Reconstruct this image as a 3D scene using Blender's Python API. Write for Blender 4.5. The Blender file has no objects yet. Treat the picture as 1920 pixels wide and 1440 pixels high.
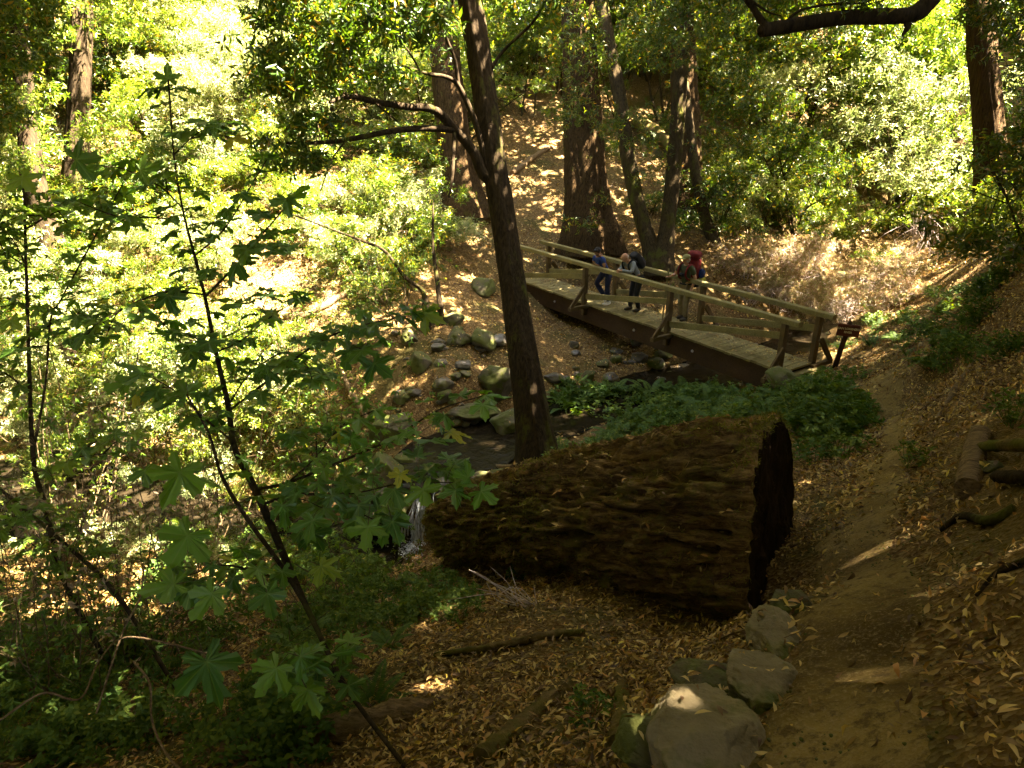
import bpy, math, random
import numpy as np
from mathutils import Vector, Matrix
R = math.radians
rng = np.random.default_rng(7)
random.seed(7)
sc = bpy.context.scene
col = sc.collection
# ------------------------------------------------------------------ camera, sky, sun, exposure
FPX = 1251.0; PITCH = R(22)
cam = bpy.data.objects.new('camera', bpy.data.cameras.new('camera'))
col.objects.link(cam)
cam.data.sensor_width = 36; cam.data.lens = 36 * FPX / 1920
cam.data.clip_start = 0.05; cam.data.clip_end = 500
cam.rotation_euler = (R(90) - PITCH, 0, 0)
sc.camera = cam
SUN_EL, SUN_AZ = R(60), R(88)            # azimuth clockwise from the view direction (+Y)
SUNV = np.array([math.sin(SUN_AZ) * math.cos(SUN_EL), math.cos(SUN_AZ) * math.cos(SUN_EL), math.sin(SUN_EL)])
world = bpy.data.worlds.new('World'); sc.world = world; world.use_nodes = True
wn = world.node_tree; bg = wn.nodes['Background']
sky = wn.nodes.new('ShaderNodeTexSky'); sky.sky_type = 'NISHITA'; sky.sun_disc = False
sky.sun_elevation = SUN_EL; sky.sun_rotation = SUN_AZ; sky.dust_density = 2.0
wn.links.new(sky.outputs[0], bg.inputs[0]); bg.inputs[1].default_value = 0.05
sun = bpy.data.objects.new('sun', bpy.data.lights.new('sun', 'SUN')); col.objects.link(sun)
sun.data.energy = 5.0; sun.data.angle = R(0.5); sun.data.color = (1, 0.93, 0.86)
sun.rotation_euler = Vector(SUNV).to_track_quat('Z', 'Y').to_euler()
sc.view_settings.view_transform = 'Standard'; sc.view_settings.look = 'None'
sc.view_settings.exposure = 5.45; sc.view_settings.gamma = 1
sc.view_settings.use_white_balance = True
sc.view_settings.white_balance_temperature = 8000; sc.view_settings.white_balance_tint = 11
cy = sc.cycles
cy.max_bounces = 8; cy.diffuse_bounces = 4; cy.glossy_bounces = 2; cy.transmission_bounces = 5
cy.transparent_max_bounces = 4; cy.caustics_reflective = False; cy.caustics_refractive = False
cy.sample_clamp_indirect = 6.0

# ------------------------------------------------------------------ picking points of the place by sight line
cP, sP = math.cos(PITCH), math.sin(PITCH)
def Wp(u, v, d):
    r = (u - 960) / FPX * d; up = (720 - v) / FPX * d
    return np.array([r, cP * d + sP * up, -sP * d + cP * up])
def proj(P):
    P = np.asarray(P, float); x, y, z = P[..., 0], P[..., 1], P[..., 2]
    d = y * cP - z * sP; up = y * sP + z * cP
    dd = np.where(d > .05, d, .05)
    return 960 + x / dd * FPX, 720 - up / dd * FPX, d
# ------------------------------------------------------------------ noise
def _h(ix, iy, iz, s):
    n = (ix * 374761393 + iy * 668265263 + iz * 2147483647 + s * 974634777) & 0xffffffff
    n = ((n ^ (n >> 13)) * 1274126177) & 0xffffffff
    n = ((n ^ (n >> 16)) * 2246822519) & 0xffffffff
    return ((n ^ (n >> 15)) & 0xffffff) / float(0xffffff)
def vnoise(P, s=0):
    P = np.asarray(P, float)
    i = np.floor(P).astype(np.int64); f = P - i; f = f * f * (3 - 2 * f)
    out = 0
    for a in (0, 1):
        for b in (0, 1):
            for c in (0, 1):
                w = (f[..., 0] if a else 1 - f[..., 0]) * (f[..., 1] if b else 1 - f[..., 1]) * (f[..., 2] if c else 1 - f[..., 2])
                out = out + w * _h(i[..., 0] + a, i[..., 1] + b, i[..., 2] + c, s)
    return out * 2 - 1
def fbm(P, o=4, s=0):
    a = 1.0; t = 0; P = np.asarray(P, float)
    for k in range(o):
        t = t + a * vnoise(P, s + k); P = P * 2.03 + 11.3; a *= .5
    return t
def p3(x, y, k=1.0, z=0.0):
    x = np.asarray(x, float); return np.stack([x * k, np.asarray(y, float) * k, np.full(x.shape, z)], -1)
# ------------------------------------------------------------------ mesh helpers
class MB:
    def __init__(s): s.V = []; s.F = []; s.n = 0; s.M = []; s.S = []
    def add(s, V, F, m=0, smooth=True):
        V = np.asarray(V, float).reshape(-1, 3); F = np.asarray(F, int)
        if len(V) == 0 or len(F) == 0: return s
        s.V.append(V); s.F.append(F + s.n); s.M.append(m); s.S.append(smooth); s.n += len(V); return s
    def mesh(s, name, mats):
        me = bpy.data.meshes.new(name)
        V = np.concatenate(s.V); me.vertices.add(len(V)); me.vertices.foreach_set('co', V.ravel())
        nl = sum(f.size for f in s.F); nf = sum(len(f) for f in s.F)
        me.loops.add(nl); me.polygons.add(nf)
        me.loops.foreach_set('vertex_index', np.concatenate([f.ravel() for f in s.F]).astype(np.int32))
        cnt = np.concatenate([np.full(len(f), f.shape[1]) for f in s.F])
        st = np.concatenate([[0], np.cumsum(cnt)[:-1]]).astype(np.int32)
        me.polygons.foreach_set('loop_start', st)
        me.polygons.foreach_set('material_index', np.concatenate([np.full(len(f), m) for f, m in zip(s.F, s.M)]).astype(np.int32))
        me.polygons.foreach_set('use_smooth', np.concatenate([np.full(len(f), b) for f, b in zip(s.F, s.S)]).astype(bool))
        me.update(calc_edges=True); me.validate()
        for m in (mats if isinstance(mats, (list, tuple)) else [mats]): me.materials.append(m)
        return me
    def build(s, name, mats, parent=None, loc=None):
        o = bpy.data.objects.new(name, s.mesh(name, mats)); col.objects.link(o)
        if parent is not None: o.parent = parent
        if loc is not None: o.location = loc
        return o
def tag(o, label=None, cat=None, group=None, kind=None):
    if label: o['label'] = label
    if cat: o['category'] = cat
    if group: o['group'] = group
    if kind: o['kind'] = kind
    return o
def empty(name, loc, label, cat, group=None, rz=0, scale=1):
    o = bpy.data.objects.new(name, None); col.objects.link(o); o.location = tuple(loc); o.rotation_euler = (0, 0, rz)
    o.scale = (scale,) * 3 if np.isscalar(scale) else scale; o.empty_display_size = .2
    return tag(o, label, cat, group)
def copy_tree(root, loc, rz=0, scale=1, label=None, cat=None, group=None, tilt=(0, 0), parent=None):
    r = root.copy(); col.objects.link(r)
    if parent is None:
        r.location = tuple(loc); r.rotation_euler = (tilt[0], tilt[1], rz)
        r.scale = (scale,) * 3 if np.isscalar(scale) else scale
        tag(r, label, cat, group)
    else: r.parent = parent
    for ch in root.children: copy_tree(ch, None, parent=r)
    return r
def nrm(a): a = np.asarray(a, float); return a / (np.linalg.norm(a, axis=-1, keepdims=True) + 1e-9)
def smooth_path(P, n):
    P = np.asarray(P, float)
    if len(P) < 3: t = np.linspace(0, 1, n)[:, None]; return P[0] * (1 - t) + P[-1] * t
    Q = np.vstack([2 * P[0] - P[1], P, 2 * P[-1] - P[-2]]); out = []
    T = np.linspace(0, len(P) - 1 - 1e-6, n)
    for t in T:
        i = int(t); f = t - i; a, b, c, d = Q[i], Q[i + 1], Q[i + 2], Q[i + 3]
        out.append(.5 * ((2 * b) + (c - a) * f + (2 * a - 5 * b + 4 * c - d) * f * f + (3 * b - a - 3 * c + d) * f ** 3))
    return np.array(out)
def tube(P, r, sides=8, wob=0, seed=0, wk=3.0, cap=True):
    P = np.asarray(P, float); n = len(P); r = np.broadcast_to(np.asarray(r, float), (n,)) if np.ndim(r) < 2 else r
    T = nrm(np.gradient(P, axis=0))
    ref = np.array([0.0, 0, 1]) if abs(T[0][2]) < .8 else np.array([1.0, 0, 0])
    N = [];
    a = nrm(np.cross(T[0], ref))
    for i in range(n):
        a = nrm(a - T[i] * np.dot(a, T[i])); N.append(a)
    N = np.array(N); B = np.cross(T, N)
    th = np.linspace(0, 2 * math.pi, sides, endpoint=False)
    rr = r[:, None] * np.ones(sides)
    if wob:
        c, s_ = np.cos(th), np.sin(th)
        Q = np.stack([np.broadcast_to(c * 1.5, rr.shape), np.broadcast_to(s_ * 1.5, rr.shape), np.broadcast_to((np.arange(n) * wk / 10)[:, None], rr.shape)], -1)
        rr = rr * (1 + wob * fbm(Q, 3, seed))
    V = P[:, None] + rr[..., None] * (np.cos(th)[None, :, None] * N[:, None] + np.sin(th)[None, :, None] * B[:, None])
    V = V.reshape(-1, 3)
    i = np.arange(n - 1)[:, None] * sides; j = np.arange(sides)[None]; k = (j + 1) % sides
    F = np.stack([i + j, i + k, i + sides + k, i + sides + j], -1).reshape(-1, 4)
    return V, F
def add_tube(mb, P, r, sides=8, wob=0, seed=0, m=0, cap=True, wk=3.0):
    V, F = tube(P, r, sides, wob, seed, wk); mb.add(V, F, m)
    if cap:
        for e, k in ((0, 1), (len(P) - 1, -1)):
            idx = e * sides + np.arange(sides); ring = V[idx]; c = ring.mean(0)
            j = np.arange(sides); f = np.stack([np.full(sides, sides), j, (j + 1) % sides], -1)
            if k == 1: f = f[:, ::-1]
            mb.add(np.vstack([ring, c]), f, m, False)
def beam(mb, p0, p1, w, h, up=(0, 0, 1), ch=.008, m=0, ext=0):
    """a chamfered rectangular timber from p0 to p1 (centres of its ends)"""
    p0 = np.asarray(p0, float); p1 = np.asarray(p1, float); t = nrm(p1 - p0); p0 = p0 - t * ext; p1 = p1 + t * ext
    s = nrm(np.cross(t, np.asarray(up, float))); u = np.cross(s, t)
    a, b = w / 2, h / 2
    prof = [(a - ch, -b), (a, -b + ch), (a, b - ch), (a - ch, b), (-a + ch, b), (-a, b - ch), (-a, -b + ch), (-a + ch, -b)]
    V = np.array([p + s * x + u * y for p in (p0, p1) for x, y in prof])
    j = np.arange(8); F = np.stack([j, (j + 1) % 8, (j + 1) % 8 + 8, j + 8], -1)
    mb.add(V, F, m, False)
    mb.add(V[:8], [list(range(7, -1, -1))], m, False); mb.add(V[8:], [list(range(8))], m, False)
def kites(pos, d, n, L, W, fold=.25, wide=.42, curl=0.0):
    """leaf blades: two folded triangle pairs each. all arrays of N"""
    pos = np.asarray(pos, float); N = len(pos); d = nrm(d); s = nrm(np.cross(d, n)); up = np.cross(s, d)
    L = np.broadcast_to(L, (N,))[:, None]; W = np.broadcast_to(W, (N,))[:, None]
    tip = pos + d * L - up * L * curl
    mid = pos + d * L * wide
    l = mid + s * W * .5 + up * W * fold; r = mid - s * W * .5 + up * W * fold
    V = np.stack([pos, l, tip, r], 1).reshape(-1, 3)
    b = np.arange(N)[:, None] * 4
    F = np.concatenate([b + np.array([[0, 2, 1]]), b + np.array([[0, 3, 2]])])
    return V, F
def blades(pos, d, n, L, W, fold=.2, curl=.2):
    """nearer leaves: six outline points with a midrib, bent along their length"""
    pos = np.asarray(pos, float); N = len(pos); d = nrm(d); s = nrm(np.cross(d, n)); up = np.cross(s, d)
    L = np.broadcast_to(L, (N,))[:, None]; W = np.broadcast_to(W, (N,))[:, None]; curl = np.broadcast_to(curl, (N,))[:, None]; fold = np.broadcast_to(fold, (N,))[:, None]
    def at(t, w, side): return pos + d * L * t + up * L * curl * (t - t * t) * 2 + s * W * w * side + up * W * fold * w
    pts = [at(0, 0, 0), at(.28, .42, 1), at(.6, .48, 1), at(1, 0, 0), at(.6, .48, -1), at(.28, .42, -1), at(.28, 0, 0), at(.6, 0, 0)]
    V = np.stack(pts, 1).reshape(-1, 3); b = np.arange(N)[:, None] * 8
    T = np.concatenate([b + np.array([[x]]) for x in ([0, 6, 1], [7, 3, 2], [0, 5, 6], [7, 4, 3])])
    Q = np.concatenate([b + np.array([[x]]) for x in ([6, 7, 2, 1], [5, 4, 7, 6])])
    return V, T.reshape(-1, 3), Q.reshape(-1, 4)
def rand_dirs(n, g=None):
    return nrm((g or rng).normal(size=(n, 3)))
def rock_mesh(seed, n=14, flat=.7, cuts=16, rough=.05):
    g = np.random.default_rng(seed); t = np.linspace(-1, 1, n + 1); a, b = np.meshgrid(t, t, indexing='ij'); a, b = a.ravel(), b.ravel(); o = np.ones_like(a)
    Vs, Fs, k = [], [], 0
    for ax in range(3):
        for sg in (1, -1):
            P = [None] * 3; P[ax] = o * sg; P[(ax + 1) % 3] = a * sg; P[(ax + 2) % 3] = b
            Vs.append(np.stack(P, -1)); i, j = np.meshgrid(np.arange(n), np.arange(n), indexing='ij'); q = (i * (n + 1) + j).ravel()
            Fs.append(np.stack([q, q + n + 1, q + n + 2, q + 1], -1) + k); k += (n + 1) ** 2
    D = nrm(np.vstack(Vs)); Nn = rand_dirs(cuts, g); off = g.uniform(.62, .95, cuts)
    r = np.full(len(D), 1.12)
    for q in range(cuts):
        c = D @ Nn[q]; r = np.where(c > .05, np.minimum(r, off[q] / np.maximum(c, .05)), r)
    r = r + rough * fbm(D * 3 + seed, 4, seed % 50)
    V = D * r[:, None]; V[:, 2] *= flat
    # weld
    key = np.round(D, 4); _, idx, inv = np.unique(key, axis=0, return_index=True, return_inverse=True)
    return V[idx], inv.ravel()[np.vstack(Fs)]
# ------------------------------------------------------------------ materials
class NT:
    def __init__(s, name):
        s.m = bpy.data.materials.new(name); s.m.use_nodes = True; s.t = s.m.node_tree; s.t.nodes.clear()
        s.out = s.n('OutputMaterial')
    def n(s, t, **k):
        x = s.t.nodes.new('ShaderNode' + t)
        for a, b in k.items(): setattr(x, a, b)
        return x
    def l(s, a, b): s.t.links.new(a, b)
    def tex(s, scale=(1, 1, 1), co='Object'):
        tc = s.n('TexCoord'); mp = s.n('Mapping'); s.l(tc.outputs[co], mp.inputs[0]); mp.inputs['Scale'].default_value = scale; return mp.outputs[0]
    def noise(s, v, scale=5, detail=6, rough=.6, dist=0):
        x = s.n('TexNoise'); s.l(v, x.inputs['Vector']); x.inputs['Scale'].default_value = scale; x.inputs['Detail'].default_value = detail
        x.inputs['Roughness'].default_value = rough; x.inputs['Distortion'].default_value = dist; return x.outputs[0]
    def ramp(s, f, stops):
        x = s.n('ValToRGB'); s.l(f, x.inputs[0]); e = x.color_ramp.elements
        while len(e) < len(stops): e.new(.5)
        for i, (p, c) in enumerate(stops): e[i].position = p; e[i].color = (*c, 1) if len(c) == 3 else c
        return x.outputs[0]
    def mix(s, f, a, b):
        x = s.n('Mix', data_type='RGBA')
        for v, i in ((f, 0), (a, 6), (b, 7)):
            if hasattr(v, 'links'): s.l(v, x.inputs[i])
            else: x.inputs[i].default_value = v if i == 0 else (*v, 1)
        return x.outputs[2]
    def math(s, op, a, b=0.0):
        x = s.n('Math', operation=op)
        for v, i in ((a, 0), (b, 1)):
            if hasattr(v, 'links'): s.l(v, x.inputs[i])
            else: x.inputs[i].default_value = v
        return x.outputs[0]
    def bump(s, h, strength=.5, dist=.02, nin=None):
        x = s.n('Bump'); s.l(h, x.inputs['Height']); x.inputs['Strength'].default_value = strength; x.inputs['Distance'].default_value = dist
        if nin is not None: s.l(nin, x.inputs['Normal'])
        return x.outputs[0]
    def pbr(s, c, rough=.8, nor=None, spec=.3, metal=0):
        x = s.n('BsdfPrincipled')
        if hasattr(c, 'links'): s.l(c, x.inputs['Base Color'])
        else: x.inputs['Base Color'].default_value = (*c, 1)
        if hasattr(rough, 'links'): s.l(rough, x.inputs['Roughness'])
        else: x.inputs['Roughness'].default_value = rough
        x.inputs['Specular IOR Level'].default_value = spec; x.inputs['Metallic'].default_value = metal
        if nor is not None: s.l(nor, x.inputs['Normal'])
        s.l(x.outputs[0], s.out.inputs[0]); return s.m
def leaf_mat(name, stops, trans=.5, gloss=.45, objvar=.25, tcol=(1.5, 1.35, .5), vein=False):
    t = NT(name); g = t.n('NewGeometry'); oi = t.n('ObjectInfo')
    c = t.ramp(g.outputs['Random Per Island'], stops)
    if vein:
        at = t.n('Attribute'); at.attribute_name = 'vein'; c = t.mix(t.ramp(at.outputs['Fac'], [(.80, (0, 0, 0)), (.97, (.8, .8, .8))]), c, (.16, .24, .06))
        c = t.mix(t.ramp(t.noise(t.tex(), 26, 4, .7), [(.60, (0, 0, 0)), (.72, (.7, .7, .7))]), c, (.13, .13, .03))
    hs = t.n('HueSaturation'); t.l(c, hs.inputs['Color'])
    v = t.math('MULTIPLY_ADD', oi.outputs['Random'], objvar); v.node.inputs[2].default_value = 1 - objvar / 2; t.l(v, hs.inputs['Value'])
    hv = t.math('MULTIPLY_ADD', oi.outputs['Random'], -.03); hv.node.inputs[2].default_value = .515; t.l(hv, hs.inputs['Hue'])
    p = t.n('BsdfPrincipled'); t.l(hs.outputs[0], p.inputs['Base Color']); p.inputs['Roughness'].default_value = gloss; p.inputs['Specular IOR Level'].default_value = .45
    tr = t.n('BsdfTranslucent'); mu = t.n('Mix', data_type='RGBA', blend_type='MULTIPLY'); mu.inputs[0].default_value = 1
    t.l(hs.outputs[0], mu.inputs[6]); mu.inputs[7].default_value = (*tcol, 1); t.l(mu.outputs[2], tr.inputs[0])
    ms = t.n('MixShader'); ms.inputs[0].default_value = trans; t.l(p.outputs[0], ms.inputs[1]); t.l(tr.outputs[0], ms.inputs[2]); t.l(ms.outputs[0], t.out.inputs[0])
    return t.m
M = {}
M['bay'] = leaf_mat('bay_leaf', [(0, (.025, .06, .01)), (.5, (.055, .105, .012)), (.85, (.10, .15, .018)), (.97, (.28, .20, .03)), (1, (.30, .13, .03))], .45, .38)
M['bay_bright'] = leaf_mat('sunlit_bay_leaf', [(0, (.035, .085, .01)), (.5, (.10, .16, .018)), (.9, (.21, .25, .04)), (1, (.34, .26, .08))], .45, .3, .3, (1.3, 1.3, .6))  # lit copy of the bay leaf: sunlit brightness put into the colour
M['pale'] = leaf_mat('sunlit_pale_leaf', [(0, (.09, .14, .04)), (.6, (.23, .27, .11)), (1, (.45, .42, .25))], .4, .3, .3, (1.2, 1.2, .8))  # leaves washed out by sun, the paleness painted into the colour
M['canopy'] = leaf_mat('canopy_leaf', [(0, (.05, .07, .012)), (1, (.12, .13, .02))], .45, .5, .25, (1.6, 1.25, .3))
M['dry'] = leaf_mat('dry_brush_leaf', [(0, (.14, .09, .04)), (.35, (.28, .20, .11)), (.7, (.46, .37, .26)), (.72, (.16, .20, .05)), (1, (.28, .30, .10))], .3, .6, .2, (1.2, 1, .7))
M['maple'] = leaf_mat('maple_leaf', [(0, (.05, .12, .018)), (.6, (.10, .20, .025)), (.97, (.16, .26, .03)), (1, (.36, .30, .03))], .42, .42, .2, (1.4, 1.5, .5), True)
M['fern'] = leaf_mat('fern_leaf', [(0, (.03, .08, .01)), (1, (.08, .15, .016))], .35, .7)
M['herb'] = leaf_mat('herb_leaf', [(0, (.035, .085, .01)), (.7, (.075, .14, .015)), (1, (.15, .21, .025))], .35, .75)
M['moss'] = leaf_mat('moss_tuft', [(0, (.08, .085, .012)), (1, (.20, .19, .03))], .3, .9)
M['litter'] = leaf_mat('fallen_leaf', [(0, (.05, .022, .008)), (.25, (.16, .08, .022)), (.5, (.32, .20, .06)), (.75, (.52, .38, .14)), (.93, (.40, .18, .05)), (1, (.58, .46, .08))], .12, .6, 0, (1.2, 1, .6))
def bark(name, c0, c1, vs=(6, 6, 1.2), sc_=4, moss=0, bs=.7, bd=.03):
    t = NT(name); v = t.tex(vs); n = t.noise(v, sc_, 8, .65, .4); n2 = t.noise(t.tex((1, 1, 1)), 9, 4)
    c = t.ramp(n, [(.32, c0), (.68, c1)])
    if moss:
        n3 = t.noise(t.tex((1, 1, .6)), 2.2, 5, .7)
        c = t.mix(t.ramp(n3, [(.62 - moss, (0, 0, 0)), (.72 - moss * .6, (1, 1, 1))]), c, (.07, .075, .016))
    m = t.math('MULTIPLY_ADD', n2, .35); m.node.inputs[2].default_value = 0
    h = t.math('ADD', n, m)
    return t.pbr(c, .95, t.bump(h, bs, bd), .03)
M['bark'] = bark('grey_brown_bark', (.035, .024, .014), (.13, .095, .05), moss=.06)
M['redwood'] = bark('redwood_bark', (.014, .009, .005), (.075, .047, .021), (7, 7, .5), 3, .03, 1, .07)
M['oakbark'] = bark('tan_bark', (.018, .013, .008), (.07, .052, .027), moss=.08)
M['darkbark'] = bark('dark_bark', (.012, .009, .006), (.05, .036, .02), moss=.05)
M['stem'] = bark('twig_bark', (.05, .04, .02), (.13, .09, .05), (9, 9, 2))
M['deadwood'] = bark('bleached_wood', (.06, .04, .022), (.24, .165, .09), (3, 14, 14), 3)
M['palewood'] = bark('pale_dead_branch', (.35, .28, .24), (.6, .5, .45), (4, 4, 4), 3)
M['mossbark'] = bark('mossy_wood', (.05, .035, .015), (.17, .12, .05), (5, 5, 2), 3, .16)
def wood(name, c0, c1, vs, bs=.3):
    t = NT(name); n = t.noise(t.tex(vs), 3, 7, .6, .6); n2 = t.noise(t.tex((1, 1, 1)), 2.5, 5)
    c = t.ramp(n, [(.3, c0), (.7, c1)]); c = t.mix(t.ramp(n2, [(.45, (0, 0, 0)), (.75, (.6, .6, .6))]), c, tuple(x * .5 for x in c0))
    return t.pbr(c, .8, t.bump(n, bs, .006), .2)
M['rail'] = wood('weathered_rail_timber', (.13, .105, .04), (.27, .225, .09), (1.5, 14, 14))
M['post'] = wood('brown_post_timber', (.07, .045, .018), (.15, .10, .042), (14, 14, 1.5))
M['girder'] = wood('dark_stained_girder', (.035, .019, .009), (.07, .038, .017), (.8, 12, 12))
M['signwood'] = wood('sign_brown_paint', (.10, .03, .018), (.15, .045, .025), (2, 9, 9), .15)
def stone(name, c0, c1, moss=.0, wet=.85):
    t = NT(name); v = t.tex(); oi = t.n('ObjectInfo'); n = t.noise(v, 3, 8, .7); n2 = t.noise(v, 24, 4, .7)
    c = t.ramp(n, [(.3, c0), (.7, c1)]); c = t.mix(t.ramp(n2, [(.5, (0, 0, 0)), (.75, (.5, .5, .5))]), c, tuple(x * .45 for x in c0))
    if moss:
        g = t.n('NewGeometry'); sx = t.n('SeparateXYZ'); t.l(g.outputs['Normal'], sx.inputs[0])
        f = t.math('MULTIPLY', t.ramp(t.noise(v, 1.8, 5, .7), [(.55 - moss, (0, 0, 0)), (.66 - moss, (1, 1, 1))]), t.math('GREATER_THAN', sx.outputs[2], -.2))
        c = t.mix(f, c, (.07, .08, .015))
    h = t.math('ADD', n, t.math('MULTIPLY', n2, .2))
    return t.pbr(c, wet, t.bump(h, .7, .04), .3)
M['rock'] = stone('grey_rock', (.06, .052, .034), (.17, .145, .09), .16)
M['boulder'] = stone('tan_boulder', (.10, .08, .042), (.25, .20, .11), .07)
M['mossrock'] = stone('mossy_rock', (.05, .042, .026), (.15, .125, .075), .15)
M['wetrock'] = stone('wet_rock', (.05, .045, .035), (.13, .11, .08), .02, .35)
def plain(name, c, r=.7, spec=.3, bumpy=0, metal=0):
    t = NT(name); n = t.noise(t.tex(), 14, 4, .6)
    cc = t.mix(t.ramp(n, [(.35, (0, 0, 0)), (.7, (1, 1, 1))]), tuple(x * .8 for x in c), tuple(min(1, x * 1.15) for x in c))
    return t.pbr(cc, r, t.bump(n, .3, .01) if bumpy else None, spec, metal)
for k, c in dict(skin=(.42, .22, .13), skin_dark=(.30, .15, .08), hair_black=(.012, .010, .009), hair_grey=(.35, .30, .24), blue=(.008, .032, .15), navy=(.012, .016, .05), black=(.012, .012, .014),
                 grey=(.16, .18, .17), green=(.05, .06, .025), khaki=(.19, .155, .08), cap=(.25, .23, .09), red=(.15, .010, .010), darkblue=(.012, .03, .12), yellowgreen=(.42, .42, .06),
                 white=(.75, .73, .66), shoe=(.05, .04, .03)).items(): M[k] = plain('cloth_' + k if k[:4] not in ('skin', 'hair') else k, c, .75, .25, 1)
M['steel'] = plain('galvanised_bolt', (.5, .5, .5), .45, .5, 0, .6)
M['lettering'] = plain('cream_lettering', (.72, .66, .42), .7)
# ------------------------------------------------------------------ terrain: a height field through surveyed points
CP = [Wp(*q) for q in [
 # trail and the slope round the camera
 (1560,1440,2.05),(1600,1250,2.62),(1620,1100,3.35),(1600,1000,4.3),(1640,900,5.75),(1650,840,7.3),(1655,780,9.8),(1600,722,12.7),(1500,705,13.6),(1430,1440,2.1),(1450,1290,2.5),(1520,1180,2.95),(1540,1080,3.5),
 (1740,1440,1.95),(1760,1250,2.5),(1740,1100,3.2),(1720,1000,4.1),(1720,900,5.5),(1700,830,7.2),(1720,760,9.6),
 # cut bank right of the trail
 (1915,1440,1.45),(1915,1250,1.75),(1915,1050,2.4),(1900,900,3.5),(1900,800,4.6),(1900,700,6.2),(1800,720,8.4),(1900,600,8.5),(1850,560,11),(1915,490,11.5),(1750,620,13.3),(1660,660,14.2),(1800,530,17),
 # slope below the trail, foreground left
 (1250,1440,2.45),(1000,1440,2.95),(700,1440,3.3),(300,1440,3.7),(0,1440,3.9),(1270,1290,3.25),(1050,1250,3.9),(700,1250,4.8),(300,1250,5.3),(0,1250,5.5),(1340,1190,4.25),(1250,1180,4.5),(1180,1330,3.2),(1420,1160,4.5),
 (1100,1150,4.9),(1000,1110,5.9),(850,1100,7.6),(600,1120,7.4),(300,1120,7.6),(0,1120,7.8),(780,1070,10.2),(600,1060,10.0),(300,1050,10.8),(0,1040,11),
 (1200,900,8.9),(1250,1020,6.4),(1100,1060,6.9),(1350,830,9.8),(1500,770,11.0),(1100,930,9.2),(1000,1000,8.2),(1010,872,13.0),(950,890,12.3),(1120,860,12.6),(1250,800,13.6),(1400,750,14.4),
 # creek bed
 (0,960,15.4),(200,965,14.7),(450,1000,13.4),(700,1035,12.2),(760,1040,12.1),(800,930,12.9),(870,850,14.2),(960,815,15.0),(1080,778,15.9),(1230,735,17.1),(1380,688,18.5),(1500,645,20.2),(1590,575,24.5),(1660,510,30),
 # far bank
 (700,900,13.6),(600,880,14.6),(640,760,15.6),(400,850,16.0),(200,830,17),(0,820,17.5),(760,700,15.9),(850,700,15.7),(940,740,15.9),(850,780,15.2),(900,620,17.2),(800,600,17.6),(925,545,20.6),(1100,640,18.8),(1200,660,18.4),(1045,600,20.6),(990,590,20.4),
 (600,640,17.8),(420,680,18.4),(200,680,19),(0,680,19.5),(700,500,20),(500,500,20.8),(250,500,21.5),(0,500,22),(820,450,21.5),
 (600,350,24.5),(300,350,25),(0,350,25.5),(500,180,29),(200,180,29.5),(0,180,30),(500,20,34),(150,20,34.5),(0,20,35),
 (985,522,21.6),(960,470,23),(1110,445,23),(1250,490,20.9),(1000,370,25),(1150,360,25.5),(1000,270,29),(1180,250,31),(1350,520,20.8),(1300,560,19.5),(1420,560,20.6),(1400,450,22.8),(1300,400,24.5),
 (1500,470,23.5),(1560,520,23.6),(1600,440,28),(1450,380,26.5),(1400,270,31),(1600,300,36),(1750,400,34),(1850,380,30),(1900,430,20),(1760,480,26),
 (1000,100,36),(1300,100,37),(1600,150,42),(1800,200,44),(1850,50,50),(1300,0,42),(900,0,38)]]
CP += [np.array(p, float) for p in [
 (0,0,-1.75),(0.6,0.5,-1.8),(1.6,0.2,-1.5),(-2,0,-2.5),(2.6,0,-.5),(4,1,.8),(0,-3,-1.7),(3,-4,0),(-4,-3,-3.2),(-6,2,-4.8),(8,3,2.5),(8,8,1.2),(12,0,5),(14,10,3.6),(18,16,3.5),(22,4,9),(20,-8,9),(6,-10,2),(-8,-10,-4.5),(-14,0,-7.5),(-18,6,-8.2),(-25,14,-6),(-30,5,-7),
 (24,26,3),(34,24,9),(40,40,14),(26,44,5),(40,10,15),(-28,22,-2),(-40,20,3),(-35,34,6),(-45,45,14),(-20,45,12),(0,50,12),(20,55,14),(0,65,22),(-30,65,25),(35,65,24),(50,-10,18),(-45,-10,-4),(0,-25,-1),(-30,-25,-4),(35,-25,10),(14,58,12)]]
CP = np.array(CP)
def _rb(a, b): return np.sqrt(((a[:, None] - b[None]) ** 2).sum(-1) + .04)
_n = len(CP); _A = np.zeros((_n + 3, _n + 3)); _A[:_n, :_n] = _rb(CP[:, :2], CP[:, :2]) - np.eye(_n) * .15
_A[:_n, _n:] = np.c_[np.ones(_n), CP[:, :2]]; _A[_n:, :_n] = _A[:_n, _n:].T
_wt = np.linalg.solve(_A, np.r_[CP[:, 2], 0, 0, 0])
def H0(x, y):
    x = np.asarray(x, float); y = np.asarray(y, float); sh = x.shape; q = np.c_[x.ravel(), y.ravel()]; o = np.empty(len(q))
    for i in range(0, len(q), 60000):
        s_ = q[i:i + 60000]; o[i:i + 60000] = _rb(s_, CP[:, :2]) @ _wt[:_n] + _wt[_n] + s_ @ _wt[_n + 1:]
    return o.reshape(sh)
TRAIL = np.array([Wp(*q) for q in [(1560,1440,2.05),(1600,1250,2.62),(1620,1100,3.35),(1610,1000,4.3),(1645,900,5.75),(1660,840,7.3),(1655,780,9.8),(1600,722,12.6),(1500,700,13.6)]])
TRAIL = np.vstack([[(.1, -5, -1.8), (.55, .2, -1.8)], TRAIL])
TR = smooth_path(TRAIL, 160)
CREEK = np.array([Wp(*q) for q in [(-500,950,17),(0,960,15.4),(200,965,14.7),(450,1000,13.4),(700,1035,12.2),(760,1040,12.1)]])
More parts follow.
